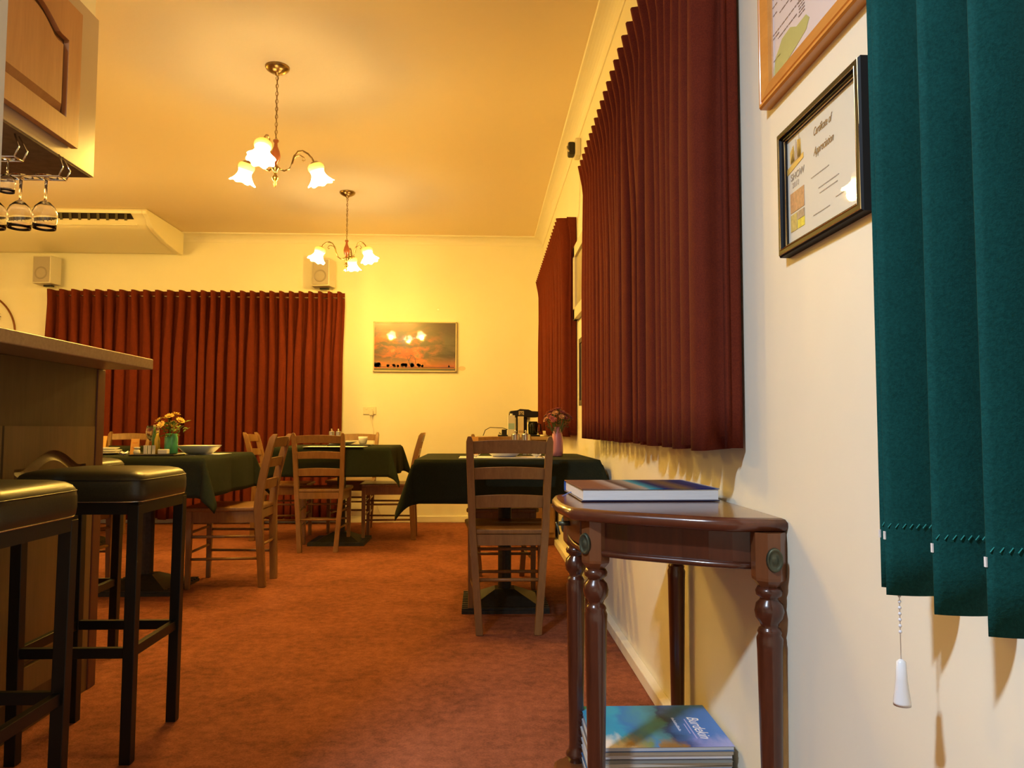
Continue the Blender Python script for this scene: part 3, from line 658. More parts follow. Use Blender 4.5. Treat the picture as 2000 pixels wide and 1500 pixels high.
# frames on the right wall between the curtains
f1 = thing('framed_picture', 'pale framed picture on the right wall seen edge-on between the two curtains', 'picture', (W, 4.25, 1.80))
b = nbm()
for (y0, y1, z0, z1) in ((-.38, .46, -.22, -.15), (-.38, .46, .17, .24), (-.38, -.31, -.22, .24), (.39, .46, -.22, .24)): box(b, -.03, -.001, y0, y1, z0, z1)
obj('frame', b, C_('pale_frame_paint', (.66, .60, .46), .5), f1, bevel=.003)
b = nbm(); box(b, -.014, -.004, -.31, .39, -.15, .17); obj('print', b, noisy('dull_print', (.30, .25, .15), (.42, .36, .22), 5, .4), f1)
f2 = thing('framed_picture', 'dark picture on the right wall below the pale frame, mostly behind the near curtain', 'picture', (W, 4.21, 1.24))
b = nbm()
for (y0, y1, z0, z1) in ((-.30, .30, -.20, -.17), (-.30, .30, .17, .20), (-.30, -.27, -.20, .20), (.27, .30, -.20, .20)): box(b, -.02, -.001, y0, y1, z0, z1)
obj('frame', b, C_('dark_picture_frame', (.06, .04, .02), .4), f2, bevel=.002)
b = nbm(); box(b, -.012, -.003, -.27, .27, -.17, .17); obj('print', b, noisy('dark_print', (.05, .05, .04), (.14, .12, .07), 8, .4), f2)

# ------------------------------------------------------------------ certificates
RW = (R(90), 0, R(-90))
def mitred(bm, hy, hz, prof):
    """picture-frame moulding in the y-z plane, depth along -x. prof: list of (inset, depth)"""
    rings = []
    for sy, sz in ((-1, -1), (1, -1), (1, 1), (-1, 1)):
        rings.append([(-d, sy * (hy - i), sz * (hz - i)) for i, d in prof])
    ringloft(bm, rings, closed=True)
ce = thing('framed_certificate', 'black and gold framed certificate of appreciation on the right wall', 'certificate', (W, 1.280, 1.357))
hy, hz = .163, .122
b = nbm(); mitred(b, hy, hz, [(0, 0), (0, .018), (.004, .022), (.012, .022), (.015, .017), (.018, .017), (.020, .008), (.020, 0)]); obj('frame', b, C_('black_lacquer', (.006, .006, .007), .5, spec=.2), ce)
for ins, dp, r in ((.0125, .0222, .0011), (.0035, .0214, .0008), (.0195, .0135, .0011)):
    b = nbm(); tube(b, [(-dp, sy * (hy - ins), sz * (hz - ins)) for sy, sz in ((-1, -1), (1, -1), (1, 1), (-1, 1))], r, 6, closed=True); obj('gold_line', b, C_('gilt', (.85, .62, .28), .25, metal=1), ce)
b = nbm(); box(b, -.008, -.004, -hy + .018, hy - .018, -hz + .018, hz - .018); pp = obj('certificate_sheet', b, C_('certificate_paper', (.74, .77, .68), .6), ce)
b = nbm(); quad(b, [(-.0125, -hy + .018, -hz + .018), (-.0125, hy - .018, -hz + .018), (-.0125, hy - .018, hz - .018), (-.0125, -hy + .018, hz - .018)]); obj('glass_pane', b, M['pane'], ce)
ink = C_('brown_ink', (.30, .19, .08), .6); gink = C_('grey_ink', (.26, .24, .20), .6); gold = C_('gold_print', (.72, .50, .12), .5)
def ct(body, size, y, z, m_, sh=.3, align='LEFT', sx=1.0, nm='lettering'): return text(nm, body, size, (-.0086, y, z), RW, m_, pp, sh, .0002, align, sx)
ct('Certificate of', .021, .028, .068, ink, .45, sx=.62); ct('Appreciation', .021, .028, .032, ink, .45, sx=.70)
ct('SHOW', .019, .128, .018, gink, 0.0, sx=1.05); ct('2010', .015, .122, .003, C_('pale_ink', (.50, .46, .38), .6), 0.0)
b = nbm()                                                # ribbon and wheat emblem
def cpoly(b, pts): prism(b, pts, 'x', -.0090, -.0082)
cpoly(b, [(0.143, 0.034), (0.143, 0.046), (0.070, 0.056), (0.070, 0.046)]); cpoly(b, [(0.128, 0.052), (0.128, 0.074), (0.113, 0.084), (0.108, 0.052)]); cpoly(b, [(0.096, 0.054), (0.096, 0.089), (0.082, 0.086), (0.080, 0.054)])
obj('emblem_ribbon', b, gold, pp)
b = nbm()
for k in range(9):
    y = .126 - k * .005; cpoly(b, [(y, .050), (y - .0025, .066 + .02 * math.sin(k * 1.1) ** 2 + k * .002), (y - .005, .054)])
obj('emblem_sheaf', b, C_('sheaf_print', (.50, .42, .34), .6), pp)
for (y0, y1, z0, z1, c) in ((.070, .131, -.044, -.006, (.42, .24, .12)), (.103, .131, -.080, -.048, (.45, .38, .12)), (.070, .100, -.063, -.048, (.30, .25, .18)), (.070, .100, -.080, -.064, (.62, .55, .06))):
    b = nbm(); cpoly(b, [(y0, z0), (y1, z0), (y1, z1), (y0, z1)]); obj('printed_photo', b, noisy('photo_print_%d' % int(c[0] * 100 + z0 * 1000), c, tuple(min(1, x * 1.7) for x in c), 120, .6), pp)
b = nbm()
for z, y0, y1 in ((-.032, -.065, .01), (-.042, -.06, 0.005), (-.067, -.095, -.06), (-.075, -.03, .035), (-.005, -.03, .04)):
    k = y0
    rr = random.Random(int(z * 1000))
    while k < y1:
        w = rr.uniform(.003, .009); cpoly(b, [(k, z), (k + w, z), (k + w, z + .0015), (k, z + .0015)]); k += w + .002
obj('small_print', b, C_('pale_grey_ink', (.48, .46, .40), .6), pp)

oc2 = thing('framed_licence', 'large orange wooden framed document above the black certificate', 'framed document', (W, 1.247, 1.852))
hy, hz = .280, .285
b = nbm(); mitred(b, hy, hz, [(0, 0), (0, .020), (.003, .024), (.008, .024), (.010, .021), (.013, .024), (.040, .018), (.043, .008), (.043, 0)]); obj('frame', b, wood('orange_pine_frame', (.62, .25, .045), (.74, .33, .07), (1, .15, 1), 30, .35, .3), oc2)
b = nbm(); box(b, -.008, -.003, -hy + .04, hy - .04, -hz + .04, hz - .04); pp2 = obj('document_sheet', b, C_('lilac_white_paper', (.78, .73, .76), .6), oc2)
b = nbm(); quad(b, [(-.011, -hy + .04, -hz + .04), (-.011, hy - .04, -hz + .04), (-.011, hy - .04, hz - .04), (-.011, -hy + .04, hz - .04)]); obj('glass_pane', b, M['pane'], oc2)
b = nbm(); cpts = [(.236, -.243), (.236, -.222), (.222, -.200), (.190, -.178), (.150, -.176), (.122, -.190), (.080, -.190), (.066, -.203), (.080, -.218), (.12, -.226), (.18, -.236)]
prism(b, cpts, 'x', -.0088, -.0078); obj('green_map_shape', b, C_('map_green_print', (.50, .54, .20), .6), pp2)
b = nbm(); rr = random.Random(5)
def pl_(y0, y1, z_):
    k = y0
    while k < y1:
        w = rr.uniform(.006, .02); box(b, -.0088, -.0078, k, min(k + w, y1), z_, z_ + .0022); k += w + .003
for z_, y0, y1 in ((-.205, .20, .235), (-.158, .205, .235), (-.168, .12, .21), (-.150, .10, .235), (-.128, .06, .15), (-.120, .06, .20), (-.100, .10, .19), (-.075, .215, .235), (-.092, .212, .235), (-.110, .214, .235), (-.060, -.05, .2), (-.03, -.1, .2), (0, -.12, .22), (.03, -.05, .16), (.07, -.15, .22), (.10, -.15, .22), (.14, -.1, .2), (-.19, -.1, -.02), (-.13, -.12, .0), (-.09, -.14, .02)): pl_(y0, y1, z_)
for k in range(7): pl_(.085, .112, -.178 + k * .0065)
obj('printed_text', b, C_('document_ink', (.22, .18, .20), .6), pp2)

# ------------------------------------------------------------------ vertical blind
bl = thing('vertical_blind', 'dark green fabric vertical blind at the right with a white bead chain', 'blind', (.55, .8, 2.25))
b = nbm(); box(b, -.02, .02, -.75, .22, -.02, .03); obj('head_rail', b, M['creamplastic'], bl, bevel=.003)
b = nbm(); box(b, .01, W - .55 - .001, .16, .20, -.005, .02); box(b, .01, W - .55 - .001, -.6, -.56, -.005, .02); obj('bracket', b, M['creamplastic'], bl)
for i, y in enumerate((.952, .935, .835, .745, .650, .553, .456)):
    b = nbm(); n = 10; x0 = .503 + (.003 if i == 0 else 0); wd = .088 if i else .06; z0 = .696
    for (za, zb) in ((z0, 2.24),):
        rows = [za, za + .055, za + .060, za + .5, zb]
        vs = []
        for z in rows:
            r_ = []
            for k in range(n + 1):
                u = k / n; cur = .010 * (1 - (2*u - 1) ** 2)
                r_.append(b.verts.new((x0 + wd * u * .98 - .55, y - cur - .8, z - 2.25 + (0.006 if i == 0 else 0))))
            vs.append(r_)
        for p_, q_ in zip(vs, vs[1:]):
            for k in range(n): b.faces.new((p_[k], p_[k+1], q_[k+1], q_[k]))
    s_ = obj('slat', b, M['blind'], bl, smooth=True, solid=.0016)
    b = nbm(); # stitched weight pocket
    for k in range(11):
        u = (k + .3) / 11; cur = .010 * (1 - (2*u - 1) ** 2)
        tube(b, [(x0 + wd * u * .98 - .55, y - cur - .0022 - .8, z0 + .083 - 2.25), (x0 + wd * (u + .05) * .98 - .55, y - cur - .0022 - .8, z0 + .088 - 2.25)], .0006, 5)
    obj('stitching', b, C_('stitch_thread', (.02, .25, .22), .8), s_)
    b = nbm(); box(b, x0 - .55 - .0012, x0 - .55 + .0005, y - .8 - .0015, y - .8 + .0015, z0 + .068 - 2.25, z0 + .078 - 2.25); obj('weight_tab', b, M['white'], s_)
pc = nbm(); xx = .531
for k in range(230):
    z = 2.22 - k * .0075
    if z < .64: break
    sphere(pc, (xx - .55, .944 + .012 - .8, z - 2.25), .0023, seg=6, rings=4)
o = obj('bead_chain', pc, C_('lilac_white_plastic', (.78, .78, .82), .35), bl, smooth=True)
b = nbm(); cyl(b, (xx - .55, .956 - .8, 2.2 - 2.25), (xx - .55, .956 - .8, .61 - 2.25), .0006, seg=5); lathe(b, [(.0035, 0), (.0095, .001), (.0105, -.002), (.0105, .002), (.0070, .030), (.0058, .052), (.002, .055)], 16, (xx - .55, .956 - .8, .556 - 2.25)); obj('cord_weight', b, C_('pearl_plastic', (.80, .80, .80), .25), bl, smooth=True)

# ------------------------------------------------------------------ side table
stb = thing('side_table', 'dark polished half-round side table with turned legs against the wall', 'table', (.4, 1.85, 0))
ST = (-.4, -1.85)
half = [(W - .001, -.378), (.495, -.374), (.44, -.350), (.39, -.318), (.34, -.288), (.285, -.254), (.242, -.218), (.214, -.190), (.202, -.182), (.192, -.168), (.182, -.11), (.176, -.05)]
out = half + [(x, -y) for x, y in half[::-1]]
def inset(poly, d):
    n = len(poly); r = []
    for i in range(n):
        a, c, e = Vector(poly[i-1]), Vector(poly[i]), Vector(poly[(i+1) % n])
        t1 = (c - a).normalized(); t2 = (e - c).normalized(); nrm = Vector((-(t1 + t2).y, (t1 + t2).x)).normalized()
        r.append(c - nrm * d)
    return [(min(p[0], W - .001), p[1]) for p in r]
def stp(poly): return [(x + ST[0], y) for x, y in poly]
b = nbm(); pr = [(.699, .012), (.703, .004), (.710, .000), (.718, .000), (.724, .005), (.7265, .013)]
rings = []
for z, d in pr: rings.append([(x, y, z) for x, y in stp(inset(out, d))])
ringloft(b, rings); tt = obj('table_top', b, M['mahogtop'], stb, smooth=False)
for p in tt.data.polygons: p.use_smooth = len(p.vertices) == 4
ap = inset(out, .036)
b = nbm(); ringloft(b, [[(x, y, z) for x, y in stp(inset(out, d))] for z, d in ((.626, .050), (.70, .050))]); obj('apron', b, M['mahog'], stb)
b = nbm()
for lo_, hi_ in ((0, 8), (15, 23)):
    pts = stp(inset(out, .046))[lo_:hi_ + 1]; tube(b, [(x, y, .628) for x, y in pts], .007, 8)
pts = stp(inset(out, .046))[8:16]; tube(b, [(x, y, .628) for x, y in pts], .007, 8)
obj('bead_moulding', b, M['mahog'], stb, smooth=True)
b = nbm(); y_ = .13; prism(b, [(.222 - .4, -y_), (.25 - .4, -y_), (.25 - .4, y_), (.222 - .4, y_), (.214 - .4, .05), (.214 - .4, -.05)], 'z', .640, .694); dr = obj('drawer', b, M['mahogpale'], stb, bevel=.002)
b = nbm(); cyl(b, (-.184, 0, .672), (-.212, 0, .672), .006, seg=10); tube(b, [(-.214 - .004 * math.sin(2*PI*i/20), .011 * math.cos(2*PI*i/20), .660 + .0135 * math.sin(2*PI*i/20)) for i in range(20)], .0022, 6, closed=True); obj('ring_pull', b, M['bronze'], dr, smooth=True)
def oct_(r, rot=R(22.5)): return [(r * math.cos(rot + k * PI / 4), r * math.sin(rot + k * PI / 4)) for k in range(8)]
legprof = [(.0195, .002), (.0195, .03), (.021, .05), (.027, .056), (.027, .062), (.020, .070), (.0185, .08), (.021, .25), (.0245, .47), (.0255, .492), (.022, .500), (.0235, .505), (.021, .511), (.0165, .515), (.019, .522), (.0265, .532), (.0285, .545), (.0255, .559), (.018, .567), (.0175, .571), (.025, .576), (.0262, .584), (.022, .592), (.001, .594)]
for nm, (lx, ly, face) in {'near_wall': (.567, -.358, -90), 'near_front': (.255, -.152, 215), 'far_front': (.250, .165, 150), 'far_wall': (.565, .350, 90)}.items():
    lg = nbm(); lathe(lg, legprof, 24, (lx - .4, ly, 0), cap=True); lo_ = obj('leg', lg, M['mahog'], stb, smooth=True)
    b = nbm(); rings = []
    for z, r_ in ((.592, .020), (.606, .032), (.612, .033), (.699, .033)): rings.append([(x + lx - .4, y + ly, z) for x, y in oct_(r_, R(face) + R(22.5))])
    ringloft(b, rings); bk = obj('leg_block', b, M['mahogpale'], lo_)
    b = nbm(); lathe(b, [(.0005, .006), (.004, .007), (.006, .004), (.012, .004), (.0135, .007), (.0155, .006), (.0165, .0)], 24)
    bmesh.ops.scale(b, vec=(1, 1.45, 1), verts=b.verts)
    a = R(face); nv = Vector((math.cos(a), math.sin(a), 0)); rot = Matrix((( -nv.y, 0, nv.x), (nv.x, 0, nv.y), (0, 1, 0)))
    bmesh.ops.rotate(b, cent=(0, 0, 0), matrix=rot, verts=b.verts); bmesh.ops.translate(b, vec=Vector((lx - .4, ly, .648)) + nv * .0300, verts=b.verts); obj('medallion', b, M['bronze'], bk, smooth=True)
b = nbm(); low = inset(out, -.008); low = [(x, y) for x, y in low]
rings = [[(x, y, z) for x, y in stp(inset(out, d))] for z, d in ((.012, .010), (.018, .002), (.036, .002), (.040, .008))]
ringloft(b, rings); obj('lower_shelf', b, M['mahogpale'], stb)
for lx, ly in ((.52, -.30), (.27, -.14), (.27, .14), (.52, .30)):
    b = nbm(); cyl(b, (lx - .4, ly, 0), (lx - .4, ly, .013), .02, seg=12); obj('bun_foot', b, M['mahog'], stb)

# hardback book on the side table
bk = thing('hardback_book', 'thick hardback picture book with a blue ribbon lying on the side table', 'book', (.403, 1.970, .7275), R(1.5))
hw, hd, th = .168, .155, .031
b = nbm(); box(b, -hw + .004, hw - .003, -hd + .003, hd - .006, .0035, th - .003)
pg = obj('page_block', b, noisy('page_edges', (.70, .70, .72), (.82, .82, .84), 900, .7, (.02, .02, 1)), bk)
m = mat('book_jacket', (.1, .1, .3), .6, coat=.0, spec=.15)
v = coords(m, (1, 1, 1)); sx = nd(m, 'ShaderNodeSeparateXYZ'); lk(m, v, sx.inputs[0])
px_ = nd(m, 'ShaderNodeMapRange'); px_.inputs[1].default_value = -hw; px_.inputs[2].default_value = hw; lk(m, sx.outputs['X'], px_.inputs[0])
n_ = noise(m, coords(m, (6, 6, 6)), 5, 5, .6)
bands = ramp(m, px_.outputs[0], [(0, (.24, .09, .03)), (.20, (.30, .12, .04)), (.30, (.55, .45, .36)), (.34, (.12, .05, .015)), (.46, (.50, .42, .30)), (.50, (.05, .35, .45)), (.60, (.004, .01, .10)), (.74, (.20, .12, .03)), (.86, (.003, .012, .12)), (.96, (.01, .03, .2)), (1, (.6, .66, .8))])
lk(m, mixc(m, math_(m, 'MULTIPLY', n_, .45), bands, (.01, .02, .10)), bsdf(m).inputs['Base Color'])
b = nbm(); box(b, -hw, hw, -hd, hd, th - .0028, th); obj('front_cover', b, m, bk, bevel=.001)
b = nbm(); box(b, -hw, hw, -hd, hd, 0, .0028); obj('back_cover', b, C_('navy_cover', (.02, .02, .07), .3, coat=.5), bk, bevel=.001)
b = nbm(); prism(b, [(hd - .004, 0), (hd + .004, .006), (hd + .006, th / 2), (hd + .004, th - .006), (hd - .004, th)], 'x', -hw, hw); obj('spine', b, C_('blue_spine', (.02, .10, .42), .3, coat=.5), bk)
b = nbm(); rb = [(-hw + .01, .02, .012), (-hw - .012, .02, .009), (-hw - .030, .012, .005), (-hw - .055, -.02, -.002), (-hw - .078, -.06, -.012), (-hw - .088, -.085, -.022)]
vs = [[b.verts.new((x, y - .006, z)), b.verts.new((x + .002, y + .007, z + .001))] for x, y, z in rb]
for a_, c_ in zip(vs, vs[1:]): b.faces.new((a_[0], a_[1], c_[1], c_[0]))
bmesh.ops.translate(b, vec=(.028, .03, 0), verts=b.verts)
obj('ribbon_marker', b, C_('blue_ribbon', (.03, .14, .55), .5), bk, solid=.0006)

# magazines on the lower shelf
m = mat('coast_magazine_cover', (.05, .2, .5), .5, coat=.08, coat_r=.2, spec=.3)
v = coords(m, (1, 1, 1)); sx = nd(m, 'ShaderNodeSeparateXYZ'); lk(m, v, sx.inputs[0])
nA = noise(m, coords(m, (1, 1, 1)), 14, 5, .6); nB = noise(m, coords(m, (3, 1, 1), rot=(0, 0, .3)), 9, 4, .6)
px_ = nd(m, 'ShaderNodeMapRange'); px_.inputs[1].default_value = -.155; px_.inputs[2].default_value = .155
wob = math_(m, 'ADD', sx.outputs['X'], math_(m, 'MULTIPLY', math_(m, 'SUBTRACT', nA, .5), .10)); lk(m, wob, px_.inputs[0])
cA = ramp(m, px_.outputs[0], [(0, (.04, .35, .60)), (.22, (.02, .38, .66)), (.30, (.02, .22, .60)), (.46, (.05, .30, .46)), (.58, (.05, .22, .30)), (.62, (.01, .05, .16)), (.70, (.04, .14, .40)), (.82, (.05, .19, .62)), (1, (.05, .20, .66))])
py_ = nd(m, 'ShaderNodeMapRange'); py_.inputs[1].default_value = -.125; py_.inputs[2].default_value = -.03
wob2 = math_(m, 'ADD', sx.outputs['Y'], math_(m, 'MULTIPLY', math_(m, 'SUBTRACT', nB, .5), .16)); lk(m, wob2, py_.inputs[0])
cB = ramp(m, px_.outputs[0], [(0, (.85, .82, .80)), (.20, (.80, .75, .62)), (.26, (.42, .27, .10)), (.38, (.18, .30, .14)), (.44, (.05, .25, .60)), (.48, (.36, .20, .07)), (.62, (.30, .16, .05)), (.68, (.03, .08, .30)), (.80, (.22, .28, .70)), (1, (.30, .36, .75))])
lk(m, mixc(m, ramp(m, py_.outputs[0], [(.1, (1, 1, 1)), (.7, (0, 0, 0))]), cA, cB), bsdf(m).inputs['Base Color'])
MZ = m
edge_cols = [(.62, .63, .66), (.30, .36, .46), (.58, .55, .48), (.25, .27, .26), (.66, .66, .70), (.40, .34, .26), (.52, .56, .62)]
rnd = random.Random(12); nm_ = 14; z = .0405; hmag = .0093
ords = ['bottom', 'second', 'third', 'fourth', 'fifth', 'sixth', 'seventh', 'eighth', 'ninth', 'tenth', 'eleventh', 'twelfth', 'thirteenth']
for i in range(nm_):
    top_ = i == nm_ - 1
    lab = 'topmost magazine with the blue coast cover on the stack under the side table' if top_ else 'magazine in the stack under the side table, %s from the shelf up' % ords[i] if i else 'lowest magazine of the stack, lying on the shelf of the side table'
    mg = thing('magazine', lab, 'magazine', (.424 + rnd.uniform(-.003, .003), 1.905 + rnd.uniform(-.003, .003), z), R(rnd.uniform(-1.2, 1.2)), 'magazines stacked on the lower shelf')
    b = nbm(); box(b, -.160, .160, -.130, .130, .0005, hmag - .0008); obj('pages', b, C_('mag_pages_%d' % (i % 7), edge_cols[i % 7], .6), mg)
    b = nbm(); box(b, -.162, .162, -.131, .131, hmag - .0008, hmag - .0002); cv = obj('cover', b, MZ if top_ else C_('mag_cover_%d' % (i % 5), [(.10, .10, .12), (.5, .5, .52), (.06, .14, .3), (.30, .22, .14), (.55, .55, .56)][i % 5], .3, coat=.3), mg)
    if top_:
        wi = C_('white_print', (.85, .87, .95), .5)
        text('title_lettering', 'Burdekin', .040, (.096, .050, hmag), (0, 0, R(-90)), wi, cv, .35, .0002, sx=.92)
        b = nbm(); box(b, .086, .089, -.085, .035, hmag, hmag + .0002); box(b, .078, .0805, -.055, .005, hmag, hmag + .0002); obj('underline_print', b, C_('lilac_print', (.40, .42, .85), .5), cv)
    z += hmag
b = nbm(); rr = random.Random(3); k = .0
while k < .085:
    w = rr.uniform(.003, .007); h_ = rr.uniform(.004, .008); box(b, .056, .056 + h_, .045 - k - w, .045 - k, 0, .0003); k += w + .0015
sub = obj('illegible_subtitle', b, C_('pale_blue_print', (.45, .58, .9), .5), cv); sub.location.z = hmag - .0001

# ------------------------------------------------------------------ tableware
def bowl(name, label, x, y, z, r, h, group='white bowls on the tables', square=False):
    b = nbm(); seg = 40; prof = [(.45, 0), (.55, .03), (.72, .30), (.88, .66), (1.0, .97), (1.0, 1.0), (.97, 1.0), (.84, .66), (.66, .34), (.45, .12), (.02, .10)]
    rings = []
    for q, zz_ in prof:
        ring = []
        for i in range(seg):
            a = 2 * PI * (i + .5) / seg; c_, s_ = math.cos(a), math.sin(a)
            if square: c_, s_ = math.copysign(abs(c_) ** .45, c_), math.copysign(abs(s_) ** .45, s_)
            ring.append((r * q * c_, r * q * s_, h * zz_))
        rings.append(ring)
    ringloft(b, rings); o = obj(name, b, M['white'], None, smooth=True); o.location = (x, y, z); return tag(o, label, 'bowl', group)
def flat(name, label, cat, x, y, z, w, d, m_, rz=0, h=.0015, group=None, bev=0):
    b = nbm(); box(b, -w / 2, w / 2, -d / 2, d / 2, 0, h); o = obj(name, b, m_, None, bevel=bev); o.location = (x, y, z); o.rotation_euler = (0, 0, rz); return tag(o, label, cat, group)
def shaker(x, y, z, label, group):
    t = thing('pepper_mill', label, 'shaker', (x, y, z), 0, group)
    b = nbm(); lathe(b, [(.0215, 0), (.0225, .002), (.0225, .112), (.0215, .114)], 24); obj('barrel', b, M['steel'], t, smooth=False, bevel=.0)
    b = nbm(); lathe(b, [(.019, .114), (.012, .117), (.004, .119), (.004, .122), (.0065, .127), (.0055, .133), (.001, .136)], 16); obj('knob', b, M['steel'], t, smooth=True)
def napkin(x, y, z, label, group, s=1.0, seed=0):
    rnd = random.Random(seed); b = nbm()
    for k in range(6):
        a = k * PI / 3 + rnd.uniform(-.3, .3); L_ = .026 * s; c_, s_ = math.cos(a), math.sin(a)
        v = [(0, 0, .002), (L_*.6*c_ - L_*.35*s_, L_*.6*s_ + L_*.35*c_, .012*s), (L_*c_, L_*s_, .022*s*rnd.uniform(.5, 1)), (L_*.6*c_ + L_*.35*s_, L_*.6*s_ - L_*.35*c_, .010*s)]
        quad(b, v)
    sphere(b, (0, 0, .008 * s), .007 * s, seg=8, rings=5)
    o = obj('folded_napkin', b, M['white'], None, solid=.0012); o.location = (x, y, z + .001); return tag(o, label, 'napkin', group)
def cutlery(x, y, z, rz, label, fork=True):
    b = nbm(); box(b, -.004, .004, -.09, .04, .0, .0018)
    if fork:
        box(b, -.011, .011, .04, .058, .0, .0018)
        for k in range(4): box(b, -.011 + k * .0065, -.0085 + k * .0065, .058, .095, .0, .0018)
    else: box(b, -.008, .008, .04, .11, 0, .0015)
    o = obj('fork' if fork else 'knife', b, M['steel']); o.location = (x, y, z + .0008); o.rotation_euler = (0, 0, rz); return tag(o, label, 'fork' if fork else 'knife')
def tentcard(x, y, z, w, h, label, col=(.85, .42, .08), rz=0):
    t = thing('menu_card', label, 'card', (x, y, z), rz)
    b = nbm(); dd = h * .28; prism(b, [(-dd, 0), (0, h), (dd, 0), (dd - .001, 0), (0, h - .003), (-dd + .001, 0)], 'x', -w / 2, w / 2); o = obj('folded_card', b, C_('yellow_card', col, .6), t)
    b = nbm(); al = math.atan2(dd, h)
    for zz_, ww in ((.72, .6), (.45, .7), (.38, .4)): 
        yy = -dd * (1 - zz_) - .0006
        quad(b, [(-w * ww / 2, yy, h * zz_), (w * ww / 2, yy, h * zz_), (w * ww / 2, yy + dd * .05, h * (zz_ + .05)), (-w * ww / 2, yy + dd * .05, h * (zz_ + .05))])
    obj('printed_lines', b, C_('orange_print', (.75, .25, .04), .6), t)
def vase(name, label, x, y, z, prof, m_, cat='vase'):
    b = nbm(); lathe(b, prof, 28); o = obj(name, b, m_, None, smooth=True); o.location = (x, y, z); return tag(o, label, cat)
def bouquet(label, x, y, z, cz, rad, n, cols, leafcol, seed, petal=.02, name='flower_bouquet', stem0=.0):
    """local origin at the stem foot inside the vase; flowers centred at height cz"""
    rnd = random.Random(seed); t = thing(name, label, 'flowers', (x, y, z))
    heads = []
    for i in range(n):
        a = i * 2.4 + rnd.uniform(-.2, .2); q = math.sqrt((i + .5) / n); zz_ = cz + rad * .75 * (1 - q * q) + rnd.uniform(-.12, .12) * rad
        heads.append(Vector((rad * q * math.cos(a), rad * q * math.sin(a), zz_)))
    b = nbm()
    for h in heads: tube(b, [(h.x * .05, h.y * .05, stem0), (h.x * .25, h.y * .25, cz * .55 + stem0 * .4), h], .0014, 5)
    obj('stems', b, C_('stem_green', (.07, .14, .03), .6), t)
    b = nbm()
    for k in range(46):
        a = rnd.uniform(0, 6.28); q = rnd.uniform(.1, .85) * rad; zz_ = cz + rnd.uniform(-.75, .25) * rad; ln = rnd.uniform(.5, .9) * petal * 1.6; el = rnd.uniform(-.3, .9)
        p = Vector((q * math.cos(a), q * math.sin(a), zz_)); d = Vector((math.cos(a) * math.cos(el), math.sin(a) * math.cos(el), math.sin(el))); s_ = Vector((-math.sin(a), math.cos(a), .2)) * ln * .32
        m1 = p + d * ln * .5 + Vector((0, 0, .003)); quad(b, [p, m1 + s_, p + d * ln, m1 - s_])
    fo = obj('foliage', b, C_('leaf_' + name + str(seed), leafcol, .5), t, solid=.0006)
    for i, h in enumerate(heads):
        b = nbm(); c = cols[i % len(cols)]; np_ = 9
        nrm = (h - Vector((0, 0, cz - rad * .6))).normalized(); u, w = frame_of(nrm)
        for ring_, (L_, lift) in enumerate(((petal, .15), (petal * .66, .7))):
            for k in range(np_):
                a = 2 * PI * k / np_ + ring_ * .35 + rnd.uniform(-.1, .1); d = (u * math.cos(a) + w * math.sin(a)); s_ = (w * math.cos(a) - u * math.sin(a)) * L_ * .34
                m1 = h + d * L_ * .6 + nrm * L_ * lift * .5; quad(b, [h, m1 + s_, h + d * L_ + nrm * L_ * lift, m1 - s_])
        sphere(b, h + nrm * petal * .12, petal * .20, seg=8, rings=5)
        obj('flower_head', b, C_('petal_%s_%d' % (name + str(seed), i % len(cols)), c, .6), t, solid=.0005)
    return t

# --- table beside the wall
z = TA[4] + .0035
flat('placemat', 'white placemat on the table beside the right wall', 'placemat', .11, 3.80, z, .44, .27, M['paper'])
bowl('white_bowl', 'round white bowl on the placemat, seen through the nearest chair back', .115, 3.83, z + .002, .105, .048)
napkin(-.028, 3.70, z + .002, 'small white folded napkin at the left of the round bowl', 'napkins by the round bowl', 1.0, 1)
napkin(.268, 3.71, z + .002, 'larger white folded napkin flower at the right of the round bowl', 'napkins by the round bowl', 1.15, 2)
cutlery(-.06, 3.79, z + .0016, 0, 'steel fork on the placemat left of the round bowl'); cutlery(.30, 3.79, z + .0016, 0, 'steel knife on the placemat right of the round bowl', False)
shaker(.183, 4.10, z, 'steel pepper mill on the table beside the wall, left of its pair', 'mills on the table beside the wall')
shaker(.238, 4.10, z, 'steel pepper mill on the table beside the wall, right of its pair', 'mills on the table beside the wall')
tentcard(-.045, 4.08, z, .055, .10, 'orange menu card on the table beside the wall, by the chair post', (.80, .40, .10))
vase('pink_vase', 'tall pale pink vase on the table beside the right wall', .392, 3.93, z, [(.020, 0), (.028, .004), (.031, .03), (.031, .08), (.026, .115), (.018, .135), (.016, .148), (.018, .153), (.015, .153), (.014, .145), (.024, .11), (.028, .03), (.02, .008)], C_('pink_glaze', (.62, .24, .24), .3, coat=.3))
bouquet('bunch of dusky pink flowers in the tall pink vase', .392, 3.93, z + .010, .178, .074, 30, [(.34, .08, .07), (.45, .18, .08), (.26, .05, .06), (.52, .27, .10)], (.035, .09, .015), 21, .019)
